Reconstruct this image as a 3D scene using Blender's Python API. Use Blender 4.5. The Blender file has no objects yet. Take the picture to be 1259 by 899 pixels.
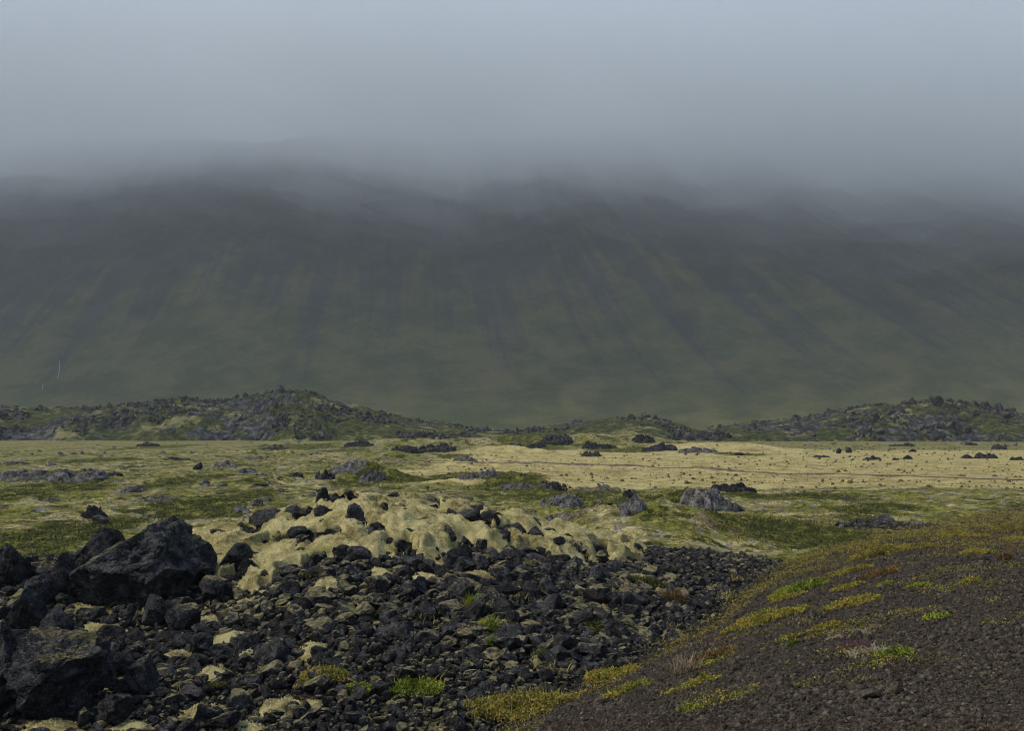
import bpy, math, random
import numpy as np
from mathutils import Vector, Matrix, Euler

rng = np.random.default_rng(11)
random.seed(5)
sc = bpy.context.scene
col = sc.collection

# ------------------------------------------------------------------ camera
W, Hh, F = 1259.0, 899.0, 1209.0
CAM = np.array([0.0, 0.0, 4.0])
HORIZ = 525.0
PITCH = math.atan((HORIZ - Hh / 2) / F)
cam = bpy.data.cameras.new('camera')
co = bpy.data.objects.new('camera', cam)
col.objects.link(co)
cam.sensor_width = 36.0
cam.lens = 36.0 * F / W
cam.clip_start = 0.1
cam.clip_end = 20000
co.location = CAM.tolist()
co.rotation_euler = (math.pi / 2 + PITCH, 0, 0)
sc.camera = co


def ray(px, py):
    """world direction through a photograph pixel, scaled to y = 1"""
    x = (px - W / 2) / F
    v = -(py - Hh / 2) / F
    c, s = math.cos(PITCH), math.sin(PITCH)
    y, z = c - s * v, s + c * v
    return np.array([x / y, 1.0, z / y])


# ------------------------------------------------------------------ noise
_pr = np.random.default_rng(3)
_perm = _pr.permutation(256)
_perm = np.concatenate([_perm, _perm, _perm])
_g = _pr.normal(size=(256, 3))
_g /= np.linalg.norm(_g, axis=1)[:, None]


def perlin(p):
    p = np.asarray(p, dtype=np.float64)
    i = np.floor(p).astype(np.int64)
    f = p - i
    w = f * f * f * (f * (f * 6 - 15) + 10)
    i &= 255
    out = np.zeros(len(p))
    for dx in (0, 1):
        a = _perm[i[:, 0] + dx]
        wx = w[:, 0] if dx else 1 - w[:, 0]
        for dy in (0, 1):
            b = _perm[a + i[:, 1] + dy]
            wy = wx * (w[:, 1] if dy else 1 - w[:, 1])
            for dz in (0, 1):
                h = _perm[b + i[:, 2] + dz]
                g = _g[h]
                d = g[:, 0] * (f[:, 0] - dx) + g[:, 1] * (f[:, 1] - dy) + g[:, 2] * (f[:, 2] - dz)
                out += d * wy * (w[:, 2] if dz else 1 - w[:, 2])
    return out * 1.5


def fbm(p, oct=4, gain=0.5, ridged=False):
    p = np.asarray(p, dtype=np.float64)
    out = np.zeros(len(p))
    a, t = 1.0, 0.0
    for k in range(oct):
        n = perlin(p * (2.03 ** k) + 17.3 * k)
        if ridged:
            n = 1 - 2 * np.abs(n)
        out += a * n
        t += a
        a *= gain
    return out / t


def n2(x, y, s, oct=4, seed=0.0, gain=0.5, ridged=False):
    return fbm(np.stack([x / s + seed, y / s - seed, np.full_like(x, seed * 1.7 + 0.31)], 1), oct, gain, ridged)


def worley(x, y, s, seed=0):
    """nearest and second nearest distance to jittered points, and a random number of the nearest cell"""
    X, Y = x / s, y / s
    ix, iy = np.floor(X).astype(np.int64), np.floor(Y).astype(np.int64)
    d1 = np.full(x.shape, 9.0)
    d2 = np.full(x.shape, 9.0)
    hid = np.zeros(x.shape)
    for a in (-1, 0, 1):
        for b in (-1, 0, 1):
            cx, cy = ix + a, iy + b
            h = _perm[(_perm[(cx + seed) & 255] + cy) & 255]
            h2 = _perm[(h + 91) & 255]
            h3 = _perm[(h2 + 57) & 255]
            d = np.hypot(X - cx - .1 - .8 * h / 255.0, Y - cy - .1 - .8 * h2 / 255.0)
            m = d < d1
            d2 = np.where(m, d1, np.minimum(d2, d))
            hid = np.where(m, h3 / 255.0, hid)
            d1 = np.where(m, d, d1)
    return d1, d2, hid


def sstep(a, b, x):
    t = np.clip((x - a) / (b - a), 0, 1)
    return t * t * (3 - 2 * t)


def smin(a, b, k):
    h = np.clip(0.5 + 0.5 * (b - a) / k, 0, 1)
    return b * (1 - h) + a * h - k * h * (1 - h)


def smax(a, b, k):
    return -smin(-a, -b, k)


# ------------------------------------------------------------------ terrain
def u_of(px, py=620):
    return ray(px, py)[0]


# the crest of the rubble heap: pixel column, pixel row of its skyline, depth
CREST = [(-400, 700, 22), (-100, 700, 22), (0, 694, 22.5), (100, 685, 23.5), (200, 676, 24.5), (240, 664, 25), (320, 650, 25.3), (380, 630, 25.6),
         (415, 614, 26), (500, 618, 26), (600, 634, 26.5), (700, 656, 27.2), (760, 672, 28), (850, 676, 30), (900, 684, 31), (960, 695, 30), (1060, 692, 29), (1300, 692, 29)]
_cu = np.array([ray(a, b)[0] for a, b, d in CREST])
_cd = np.array([d for a, b, d in CREST], float)
_cz = np.array([4 + ray(a, b)[2] * d for a, b, d in CREST])
D0, Z0 = 13.3, -0.12


def crest_at(u):
    return np.interp(u, _cu, _cd), np.interp(u, _cu, _cz)


# the foot of the gravel bank
TOE = np.array([(-14, -14), (-8, -2), (-3.2, 7.2), (0.1, 13.4), (3.4, 19.0), (8.0, 29.0), (11.5, 34.0), (16.0, 38.6), (25.5, 48.0), (60, 76), (160, 120)], float)


def toe_dist(x, y):
    best = np.full(x.shape, 1e9)
    sgn = np.zeros(x.shape)
    for k in range(len(TOE) - 1):
        a, b = TOE[k], TOE[k + 1]
        ab = b - a
        L = np.hypot(*ab)
        t = np.clip(((x - a[0]) * ab[0] + (y - a[1]) * ab[1]) / L ** 2, 0, 1)
        qx, qy = a[0] + t * ab[0], a[1] + t * ab[1]
        d = np.hypot(x - qx, y - qy)
        s = ((x - a[0]) * ab[1] - (y - a[1]) * ab[0]) / L
        m = d < best
        best = np.where(m, d, best)
        sgn = np.where(m, np.sign(s), sgn)
    return best * np.where(sgn == 0, 1, sgn)


# hummocks and hollows of the lava plain: pixel column, row of the foot, height, half width in pixels, depth ratio
BUMPS = [(800, 664, 1.15, 120, 1.0), (700, 640, .5, 70, .8), (860, 632, .75, 60, .8), (610, 602, .75, 70, .6), (445, 596, 1.1, 55, .5),
         (470, 566, .7, 90, .4), (330, 600, .4, 60, .6), (520, 552, 1.6, 150, .3), (740, 552, 2.6, 130, .35), (880, 556, 1.4, 110, .3),
         (60, 622, -.55, 60, .5), (250, 640, -.45, 80, .6), (50, 690, -.3, 90, .9), (1000, 668, -.15, 90, .9), (330, 560, .6, 60, .3),
         (120, 596, .35, 120, .5), (20, 640, .35, 60, .6), (620, 560, 1.0, 60, .3)]
_bw = []
for bx, by, bh, bwid, br in BUMPS:
    r = ray(bx, by)
    d = -4.0 / r[2]
    rx = bwid * d / F
    _bw.append((r[0] * d, d + rx * br * .4, bh, rx, rx * br))


def plain(x, y):
    d = np.hypot(x, y)
    z = 0.16 * n2(x, y, 13, 4, 2.0) + 0.27 * n2(x, y, 3.1, 4, 5.0, .6, True) * sstep(20, 32, d) * sstep(300, 130, d) * (1 - .7 * sstep(58, 68, y) * sstep(0, 8, x))
    z = z * (1 - .6 * sstep(120, 260, d))
    rough = sstep(40, 22, x - 0.12 * (y - 90)) * sstep(34, 48, y) * sstep(230, 120, y)
    z += rough * .32 * np.maximum(0, n2(x, y, 7.5, 4, 9.0, .5, True) - .1)
    for bx, by, bh, rx, ry in _bw:
        q = ((x - bx) / rx) ** 2 + ((y - by) / ry) ** 2
        m = q < 9
        if m.any():
            z[m] += bh * np.exp(-q[m] * 1.1) * (1 + .45 * n2(x[m], y[m], max(rx * .35, .8), 3, 3.3))
    return z


def Hfun(x, y, parts=False):
    x = np.asarray(x, float).ravel()
    y = np.asarray(y, float).ravel()
    pl = plain(x, y)
    d = y
    u = x / np.maximum(y, 2.0)
    cd, cz = crest_at(u)
    t = np.clip((d - D0) / (cd - D0), 0, 1)
    front = Z0 + (cz - Z0) * (0.72 * t + 0.28 * t * t)
    fall = np.exp(-(np.maximum(d - cd, 0) / 2.6) ** 2)
    lump = .16 * n2(x, y, 2.4, 3, 7.0) * sstep(10, 13, d)
    rubw = np.where(d <= cd, 1.0, fall) * sstep(-2, 8, y)
    z = pl * (1 - rubw) + (front + lump) * rubw
    td = toe_dist(x, y)
    bank = smin(0.43 * np.maximum(td, -6), 2.5 - 0.058 * y + 0 * td, 1.1)
    bank = bank + .05 * n2(x, y, 2.2, 3, 4.0) + .012 * n2(x, y, .35, 2, 8.0)
    bank = np.where(td < -3, -9.0, bank)
    z2 = smax(z, bank, 0.22)
    z2 = np.where(y < -2, np.maximum(z2, bank), z2)
    if parts:
        return z2, td, u, cd, t, rubw, (bank - z)
    return z2


def H1(x, y):
    return float(Hfun(np.array([x]), np.array([y]))[0])


_steps = np.geomspace(4.0, 420, 5000)


def hit(px, py):
    r = ray(px, py)
    x, y = r[0] * _steps, _steps
    z = 4 + r[2] * _steps
    h = Hfun(x, y)
    k = np.argmax(z <= h)
    if not (z <= h).any():
        k = len(_steps) - 1
    return np.array([x[k], y[k], h[k]])


# ------------------------------------------------------------------ node helper
class NT:
    def __init__(self, name):
        self.m = bpy.data.materials.new(name)
        self.m.use_nodes = True
        self.t = self.m.node_tree
        self.t.nodes.clear()
        self.out = self.t.nodes.new('ShaderNodeOutputMaterial')
        self.pos = self.n('ShaderNodeNewGeometry').outputs['Position']

    def n(self, ty, **kw):
        o = self.t.nodes.new(ty)
        for k, v in kw.items():
            setattr(o, k, v)
        return o

    def put(self, sock, v):
        if isinstance(v, bpy.types.NodeSocket):
            self.t.links.new(v, sock)
        elif v is not None:
            if isinstance(v, (tuple, list)) and len(v) == 3 and sock.type == 'RGBA':
                v = (*v, 1)
            sock.default_value = v

    def noise(self, scale, detail=4, rough=.55, vec=None, dist=0.0, lac=2.1):
        o = self.n('ShaderNodeTexNoise')
        self.put(o.inputs['Vector'], vec or self.pos)
        o.inputs['Scale'].default_value = scale
        o.inputs['Detail'].default_value = detail
        o.inputs['Roughness'].default_value = rough
        o.inputs['Lacunarity'].default_value = lac
        o.inputs['Distortion'].default_value = dist
        return o.outputs['Fac']

    def voro(self, scale, feature='F1', vec=None, out='Distance', rand=1.0):
        o = self.n('ShaderNodeTexVoronoi', feature=feature)
        self.put(o.inputs['Vector'], vec or self.pos)
        o.inputs['Scale'].default_value = scale
        o.inputs['Randomness'].default_value = rand
        return o.outputs[out]

    def math(self, op, a, b=None, c=None, clamp=False):
        o = self.n('ShaderNodeMath', operation=op, use_clamp=clamp)
        self.put(o.inputs[0], a)
        if b is not None:
            self.put(o.inputs[1], b)
        if c is not None:
            self.put(o.inputs[2], c)
        return o.outputs[0]

    def step(self, x, a, b):
        o = self.n('ShaderNodeMapRange', interpolation_type='SMOOTHSTEP')
        self.put(o.inputs[0], x)
        o.inputs[1].default_value = a
        o.inputs[2].default_value = b
        return o.outputs[0]

    def mix(self, f, a, b, mode='MIX'):
        o = self.n('ShaderNodeMix', data_type='RGBA', blend_type=mode)
        self.put(o.inputs[0], f)
        self.put(o.inputs[6], a)
        self.put(o.inputs[7], b)
        return o.outputs[2]

    def ramp(self, f, stops, k=.5):
        stops = [(min(1, max(0, .5 + (p - .5) * k)), c) for p, c in stops]
        o = self.n('ShaderNodeValToRGB')
        self.put(o.inputs[0], f)
        e = o.color_ramp.elements
        while len(e) < len(stops):
            e.new(.5)
        for i, (p, c) in enumerate(stops):
            e[i].position = p
            e[i].color = (*c, 1)
        return o.outputs[0]

    def attr(self, name):
        return self.n('ShaderNodeAttribute', attribute_name=name).outputs['Fac']

    def mapping(self, scale, rot=(0, 0, 0), vec=None):
        o = self.n('ShaderNodeMapping')
        self.put(o.inputs[0], vec or self.pos)
        o.inputs['Scale'].default_value = scale
        o.inputs['Rotation'].default_value = rot
        return o.outputs[0]

    def bump(self, h, dist, strength=1.0, normal=None):
        o = self.n('ShaderNodeBump')
        o.inputs['Strength'].default_value = strength
        o.inputs['Distance'].default_value = dist
        self.put(o.inputs['Height'], h)
        if normal is not None:
            self.put(o.inputs['Normal'], normal)
        return o.outputs[0]

    def finish(self, colr, rough=.9, normal=None, spec=.3, sheen=0, trans=0):
        b = self.n('ShaderNodeBsdfPrincipled')
        self.put(b.inputs['Base Color'], colr)
        self.put(b.inputs['Roughness'], rough)
        self.put(b.inputs['Specular IOR Level'], spec)
        if normal is not None:
            self.put(b.inputs['Normal'], normal)
        self.t.links.new(b.outputs[0], self.out.inputs[0])
        return self.m


def rock_material(name, moss=0.0, base=((.008, .0076, .0072), (.029, .0275, .026), (.088, .084, .080)), lichen=.5, scale=1.0, red=.0, mosscol=((.075, .065, .03), (.25, .215, .11)), bumpd=.02, spec=.10):
    t = NT(name)
    rnd = t.n('ShaderNodeObjectInfo').outputs['Random']
    r2 = t.attr('rnd')
    r = t.math('FRACT', t.math('ADD', rnd, r2))
    n1 = t.noise(5 * scale, 6, .65)
    n3 = t.noise(34 * scale, 5, .7)
    f = t.math('ADD', t.math('MULTIPLY', n1, .6), t.math('MULTIPLY', n3, .4))
    c = t.ramp(f, [(.32, base[0]), (.5, base[1]), (.72, base[2])])
    bright = t.math('MULTIPLY_ADD', r, .75, .62)
    c = t.mix(1.0, c, bright, 'MULTIPLY')
    if red:
        c = t.mix(t.math('MULTIPLY', t.step(r, 1 - red, 1 - red + .03), .7), c, (.036, .022, .016))
    li = t.step(t.noise(16 * scale, 5, .75), .54, .62)
    li2 = t.step(t.noise(1.6 * scale, 4, .6), .46, .58)
    c = t.mix(t.math('MULTIPLY', t.math('MULTIPLY', li, li2), lichen), c, (.16, .165, .16))
    spot = t.step(t.noise(60 * scale, 3, .6), .60, .66)
    c = t.mix(t.math('MULTIPLY', spot, .35 * lichen), c, (.3, .3, .29))
    # fractures and vesicles
    wv = t.n('ShaderNodeVectorMath', operation='ADD')
    t.put(wv.inputs[0], t.pos)
    sca = t.n('ShaderNodeVectorMath', operation='SCALE')
    nn = t.n('ShaderNodeTexNoise')
    t.put(nn.inputs['Vector'], t.pos)
    nn.inputs['Scale'].default_value = 3 * scale
    t.put(sca.inputs[0], nn.outputs['Color'])
    sca.inputs['Scale'].default_value = .35 / scale
    t.put(wv.inputs[1], sca.outputs[0])
    crack = t.voro(3.2 * scale, 'DISTANCE_TO_EDGE', wv.outputs[0])
    crack = t.step(crack, 0, .05)
    ves = t.step(t.voro(55 * scale), .12, .45)
    h = t.math('ADD', t.math('MULTIPLY', n1, 2.2), t.math('MULTIPLY', n3, .9))
    h = t.math('ADD', h, t.math('MULTIPLY', crack, .9))
    h = t.math('ADD', h, t.math('MULTIPLY', ves, .45))
    rough = .72
    nrm = t.bump(h, bumpd / scale, 1.0)
    if moss > 0:
        nz = t.n('ShaderNodeSeparateXYZ')
        t.put(nz.inputs[0], t.n('ShaderNodeNewGeometry').outputs['Normal'])
        big = t.noise(2.1 * scale, 3, .5)
        fine = t.noise(22 * scale, 4, .6)
        q = t.math('ADD', t.math('MULTIPLY', nz.outputs[2], .55), t.math('MULTIPLY', big, .7))
        q = t.math('ADD', q, t.math('MULTIPLY', fine, .55))
        q = t.math('SUBTRACT', q, .135)
        q = t.math('ADD', q, t.math('MULTIPLY', r, .22))
        m = t.step(q, 1.24 - .5 * moss, 1.30 - .5 * moss)
        mc = t.ramp(t.noise(9 * scale, 5, .65), [(.3, mosscol[0]), (.65, mosscol[1])])
        mc = t.mix(t.step(t.noise(3.4, 3, .5), .58, .68), mc, (.11, .10, .022))
        c = t.mix(m, c, mc)
        h2 = t.math('ADD', t.noise(60, 4, .7), t.math('MULTIPLY', m, .8))
        nrm = t.bump(h2, .02, .8, nrm)
    return t.finish(c, .88, nrm, spec)


MAT = {}
MAT['bare'] = rock_material('basalt_bare', 0, lichen=.35, red=.07)
MAT['mossy'] = rock_material('basalt_mossy', .62, lichen=.6, red=.05)
MAT['mossy_low'] = rock_material('basalt_part_mossy', .36, lichen=.5, red=.06)
MAT['boulder'] = rock_material('basalt_boulder', .10, base=((.009, .009, .0088), (.044, .043, .042), (.13, .127, .123)), lichen=.9, scale=.8, bumpd=.08)
MAT['boulder_lichen'] = rock_material('basalt_boulder_lichen', .36, base=((.009, .009, .0095), (.044, .044, .045), (.12, .12, .122)), lichen=1.0, scale=.8, bumpd=.08)
MAT['grey'] = rock_material('lichen_grey_lava', .42, base=((.025, .024, .023), (.16, .15, .142), (.38, .36, .34)), lichen=.8, scale=.55, bumpd=.05)
MAT['dark_out'] = rock_material('dark_lava_outcrop', .26, base=((.006, .006, .007), (.024, .024, .027), (.11, .11, .115)), lichen=.7, scale=.5, bumpd=.05)
MAT['crag'] = rock_material('crag_lava', .32, base=((.008, .008, .0085), (.032, .031, .031), (.14, .135, .13)), lichen=.7, scale=.12, bumpd=.03, mosscol=((.05, .06, .016), (.2, .19, .075)))


def moss_material():
    t = NT('woolly_moss')
    a = t.noise(1.1, 4, .55)
    b = t.noise(7, 5, .7)
    g = t.noise(55, 4, .75)
    f = t.math('ADD', t.math('MULTIPLY', a, .5), t.math('ADD', t.math('MULTIPLY', b, .35), t.math('MULTIPLY', g, .25)))
    c = t.ramp(f, [(.34, (.12, .094, .036)), (.5, (.33, .275, .112)), (.68, (.56, .485, .225))])
    gn = t.step(t.noise(1.7, 3, .5), .55, .68)
    c = t.mix(t.math('MULTIPLY', gn, .55), c, (.22, .22, .05))
    br = t.step(t.noise(2.9, 6, .72), .545, .62)
    c = t.mix(t.math('MULTIPLY', br, .65), c, (.15, .105, .062))
    h = t.math('ADD', t.math('MULTIPLY', b, 2.2), t.math('MULTIPLY', g, .9))
    return t.finish(c, 1.0, t.bump(h, .035, 1.0), .05)


MAT['moss'] = moss_material()


def ground_material():
    t = NT('ground_cover')
    pos = t.pos
    a = t.noise(.11, 5, .6)
    b = t.noise(.42, 5, .62)
    c3 = t.noise(1.9, 5, .68)
    e = t.noise(9, 4, .7)
    g = t.noise(42, 4, .75)
    fine = t.math('ADD', t.math('MULTIPLY', c3, .5), t.math('MULTIPLY', e, .5))
    # turf: straw, olive, tan and bare grey
    straw = t.ramp(fine, [(.3, (.12, .095, .036)), (.52, (.34, .28, .12)), (.7, (.55, .48, .25))])
    olive = t.ramp(fine, [(.3, (.05, .053, .008)), (.55, (.17, .168, .028)), (.72, (.35, .315, .085))])
    tan = t.ramp(fine, [(.3, (.10, .07, .035)), (.55, (.23, .165, .09)), (.72, (.36, .30, .17))])
    grey = t.ramp(fine, [(.3, (.05, .05, .05)), (.55, (.16, .155, .155)), (.72, (.30, .29, .28))])
    green = t.ramp(fine, [(.3, (.012, .016, .002)), (.52, (.044, .050, .007)), (.72, (.15, .135, .024))])
    turf = t.mix(t.step(t.math('ADD', t.math('MULTIPLY', a, .4), t.math('MULTIPLY', b, .6)), .44, .54), straw, olive)
    turf = t.mix(t.step(t.noise(.33, 5, .65, t.mapping((1, 1, 1), (0, 0, 2.0))), .55, .63), turf, tan)
    turf = t.mix(t.math('MULTIPLY', t.step(t.noise(.7, 6, .7, t.mapping((1, 1, 1), (0, 0, 1.1))), .60, .66), .8), turf, grey)
    turf = t.mix(t.step(t.noise(.9, 5, .7, t.mapping((1, 1, 1), (0, 0, .7))), .53, .57), turf, olive)
    turf = t.mix(t.step(t.noise(1.4, 5, .72, t.mapping((1, 1, 1), (0, 0, 2.7))), .575, .60), turf, grey)
    turf = t.mix(t.step(t.noise(.24, 6, .72, t.mapping((1, 1.2, 1), (0, 0, .4))), .555, .585), turf, green)
    turf = t.mix(t.step(t.noise(.8, 5, .7, t.mapping((1, 1.1, 1), (0, 0, 5.4))), .575, .60), turf, green)
    # pale flat of dry moss
    flat = t.ramp(t.math('ADD', t.math('MULTIPLY', b, .35), t.math('MULTIPLY', fine, .65)), [(.34, (.20, .15, .05)), (.5, (.40, .33, .132)), (.66, (.55, .46, .20))])
    flat = t.mix(t.math('MULTIPLY', t.step(t.noise(.16, 5, .6, t.mapping((.6, 1.6, 1))), .56, .66), .7), flat, (.21, .15, .075))
    pale = t.attr('pale')
    cc = t.mix(t.step(t.math('ADD', pale, t.math('MULTIPLY', t.math('SUBTRACT', b, .5), .9)), .4, .6), turf, flat)
    # dark green hollows
    gm = t.step(t.math('ADD', t.attr('green'), t.math('ADD', t.math('MULTIPLY', t.math('SUBTRACT', c3, .5), 1.8), t.math('MULTIPLY', t.math('SUBTRACT', b, .5), 2.2))), .45, .60)
    green = t.mix(t.step(t.noise(1.1, 5, .7), .50, .60), green, olive)
    cc = t.mix(gm, cc, green)
    # soil and moss between the stones of the heap
    mm = t.step(t.noise(.95, 4, .6), .50, .58)
    soil = t.mix(t.step(e, .4, .62), (.02, .018, .016), (.05, .04, .03))
    mossc = t.ramp(fine, [(.3, (.11, .092, .036)), (.55, (.27, .23, .10)), (.72, (.40, .35, .17))])
    rubc = t.mix(mm, soil, mossc)
    rub = t.step(t.math('ADD', t.attr('rubble'), t.math('MULTIPLY', t.math('SUBTRACT', c3, .5), .5)), .4, .6)
    cc = t.mix(rub, cc, rubc)
    # gravel of the bank
    vcol = t.n('ShaderNodeTexVoronoi')
    t.put(vcol.inputs['Vector'], pos)
    vcol.inputs['Scale'].default_value = 34
    sep = t.n('ShaderNodeSeparateColor')
    t.put(sep.inputs[0], vcol.outputs['Color'])
    gr = t.ramp(sep.outputs[0], [(.0, (.017, .0135, .0095)), (.45, (.055, .0445, .031)), (.8, (.075, .063, .054)), (1, (.13, .112, .095))], 1)
    gr = t.mix(t.math('MULTIPLY', t.step(t.noise(1.2, 5, .7), .47, .58), .6), gr, (.07, .047, .024))
    gr = t.mix(t.math('MULTIPLY', t.step(t.noise(2.7, 5, .7), .60, .68), .55), gr, (.10, .105, .03))
    gm2 = t.step(t.math('ADD', t.attr('gravel'), t.math('MULTIPLY', t.math('SUBTRACT', e, .5), .7)), .4, .6)
    cc = t.mix(gm2, cc, gr)
    ol = t.ramp(fine, [(.3, (.075, .058, .015)), (.55, (.17, .135, .035)), (.72, (.27, .22, .075))])
    om = t.step(t.math('ADD', t.attr('verge'), t.math('MULTIPLY', t.math('SUBTRACT', t.noise(1.4, 5, .68), .5), 1.5)), .45, .62)
    cc = t.mix(om, cc, ol)
    h = t.math('ADD', t.math('MULTIPLY', c3, 3.0), t.math('ADD', t.math('MULTIPLY', e, 1.0), t.math('MULTIPLY', g, .3)))
    n = t.bump(h, .09, .9)
    gv = t.math('MULTIPLY', t.step(vcol.outputs['Distance'], .55, .1), gm2)
    n = t.bump(gv, .012, 1.0, n)
    return t.finish(cc, .95, n, .12)


MAT['ground'] = ground_material()


def hill_material():
    t = NT('lava_hill')
    b = t.noise(.06, 5, .65)
    f = t.noise(.45, 6, .72)
    up = t.n('ShaderNodeSeparateXYZ')
    t.put(up.inputs[0], t.n('ShaderNodeNewGeometry').outputs['Normal'])
    rockc = t.ramp(f, [(.34, (.020, .020, .022)), (.52, (.045, .044, .044)), (.70, (.15, .145, .14))])
    green = t.ramp(f, [(.3, (.022, .032, .006)), (.55, (.062, .070, .017)), (.75, (.13, .125, .042))])
    paleg = t.ramp(f, [(.3, (.13, .125, .042)), (.6, (.26, .235, .105))])
    veg = t.mix(t.step(t.noise(.10, 4, .6), .54, .62), green, paleg)
    m = t.math('ADD', t.math('MULTIPLY', b, 1.0), t.math('MULTIPLY', t.noise(.28, 4, .65), .55))
    m = t.math('ADD', m, t.math('MULTIPLY', up.outputs[2], -.25))
    m = t.math('ADD', m, t.math('MULTIPLY', t.attr('rocky'), .5))
    c = t.mix(t.step(m, .69, .76), veg, rockc)
    h = t.math('ADD', t.math('MULTIPLY', f, 1.4), t.math('MULTIPLY', t.noise(2.2, 4, .7), .4))
    return t.finish(c, .95, t.bump(h, 1.1, 1.0), .1)


MAT['hill'] = hill_material()


def mountain_material():
    t = NT('mountain_scree')
    s = t.attr('rib')
    alt = t.attr('alt')
    f = t.noise(.02, 6, .68)
    st = t.n('ShaderNodeCombineXYZ')
    t.put(st.inputs[0], t.attr('sx'))
    t.put(st.inputs[1], t.attr('sy'))
    streak = t.noise(1.0, 6, .62, st.outputs[0])
    scree = t.ramp(f, [(.3, (.016, .0155, .015)), (.7, (.044, .041, .038))])
    green = t.ramp(f, [(.3, (.036, .045, .009)), (.5, (.062, .066, .016)), (.7, (.098, .088, .027))])
    m = t.math('ADD', t.math('MULTIPLY', streak, 1.5), t.math('MULTIPLY', s, .42))
    s2 = t.n('ShaderNodeCombineXYZ')
    t.put(s2.inputs[0], t.math('MULTIPLY', t.attr('sx'), 3.2))
    t.put(s2.inputs[1], t.math('MULTIPLY', t.attr('sy'), 1.5))
    fine = t.noise(1.0, 5, .65, s2.outputs[0])
    m = t.math('ADD', m, t.math('MULTIPLY', t.math('SUBTRACT', fine, .5), .45))
    m = t.math('SUBTRACT', m, t.math('MULTIPLY', alt, 1.25))
    m = t.math('ADD', m, t.math('MULTIPLY', f, .3))
    c = t.mix(t.step(m, .56, .88), scree, green)
    return t.finish(c, 1.0, t.bump(t.math('ADD', f, t.math('MULTIPLY', fine, .4)), 6, .7), .05)


MAT['mountain'] = mountain_material()


def leaf_material(name, stops, rough=.7):
    t = NT(name)
    v = t.attr('tint')
    c = t.ramp(t.math('ADD', v, t.math('MULTIPLY', t.math('SUBTRACT', t.noise(6, 2, .5), .5), .3)), stops, 1)
    return t.finish(c, rough, None, .2)


MAT['leaf_green'] = leaf_material('fresh_leaves', [(.0, (.05, .08, .006)), (.45, (.14, .20, .014)), (.8, (.28, .30, .03)), (1, (.38, .27, .05))])
MAT['leaf_yellow'] = leaf_material('yellowing_leaves', [(.0, (.09, .09, .01)), (.35, (.22, .22, .022)), (.7, (.34, .27, .045)), (1, (.32, .16, .03))])
MAT['leaf_rust'] = leaf_material('rusty_leaves', [(.0, (.05, .05, .01)), (.3, (.13, .085, .02)), (.7, (.17, .075, .025)), (1, (.22, .17, .06))])
MAT['leaf_dark'] = leaf_material('dark_heath_leaves', [(.0, (.016, .024, .004)), (.5, (.05, .06, .009)), (.85, (.13, .125, .02)), (1, (.22, .18, .04))])
MAT['leaf_dry'] = leaf_material('dry_grass', [(.0, (.10, .075, .045)), (.5, (.22, .17, .10)), (1, (.34, .28, .18))])
MAT['leaf_purple'] = leaf_material('heather_bloom', [(.0, (.04, .025, .025)), (.4, (.10, .045, .06)), (.8, (.18, .075, .11)), (1, (.10, .08, .035))])
MAT['leaf_olive'] = leaf_material('olive_heath', [(.0, (.06, .053, .009)), (.4, (.205, .18, .026)), (.75, (.34, .275, .05)), (1, (.27, .16, .04))])


def plain_mat(name, stops, scale, bumpd, rough=.95):
    t = NT(name)
    f = t.noise(scale, 5, .68)
    return t.finish(t.ramp(f, stops), rough, t.bump(f, bumpd, 1.0), .2)


MAT['track'] = plain_mat('track_soil', [(.3, (.05, .038, .024)), (.7, (.17, .13, .075))], 1.2, .08)
MAT['stones'] = rock_material('loose_gravel_stone', 0, base=((.012, .0096, .0066), (.052, .041, .0285), (.14, .115, .083)), lichen=.2, scale=3, red=.12, bumpd=.01)
MAT['water'] = plain_mat('falling_white_water', [(.3, (.28, .29, .30)), (.7, (.5, .52, .53))], .5, .1, .4)


# ------------------------------------------------------------------ mesh helpers
def mk(name, V, Fc, mat, attrs=None, smooth=True, parent=None, loc=None):
    V = np.asarray(V, np.float32)
    Fc = np.asarray(Fc, np.int32)
    me = bpy.data.meshes.new(name)
    k = Fc.shape[1]
    me.vertices.add(len(V))
    me.vertices.foreach_set('co', V.ravel())
    me.loops.add(Fc.size)
    me.loops.foreach_set('vertex_index', Fc.ravel())
    me.polygons.add(len(Fc))
    me.polygons.foreach_set('loop_start', np.arange(0, Fc.size, k, dtype=np.int32))
    me.polygons.foreach_set('use_smooth', np.full(len(Fc), bool(smooth)))
    for an, av in (attrs or {}).items():
        at = me.attributes.new(an, 'FLOAT', 'POINT')
        at.data.foreach_set('value', np.asarray(av, np.float32))
    me.update(calc_edges=True)
    me.materials.append(mat)
    o = bpy.data.objects.new(name, me)
    col.objects.link(o)
    if parent is not None:
        o.parent = parent
    if loc is not None:
        o.location = loc
    return o


def tag(o, label=None, cat=None, group=None, kind=None):
    if label:
        o['label'] = label
    if cat:
        o['category'] = cat
    if group:
        o['group'] = group
    if kind:
        o['kind'] = kind
    return o


_ico = {}


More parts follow.
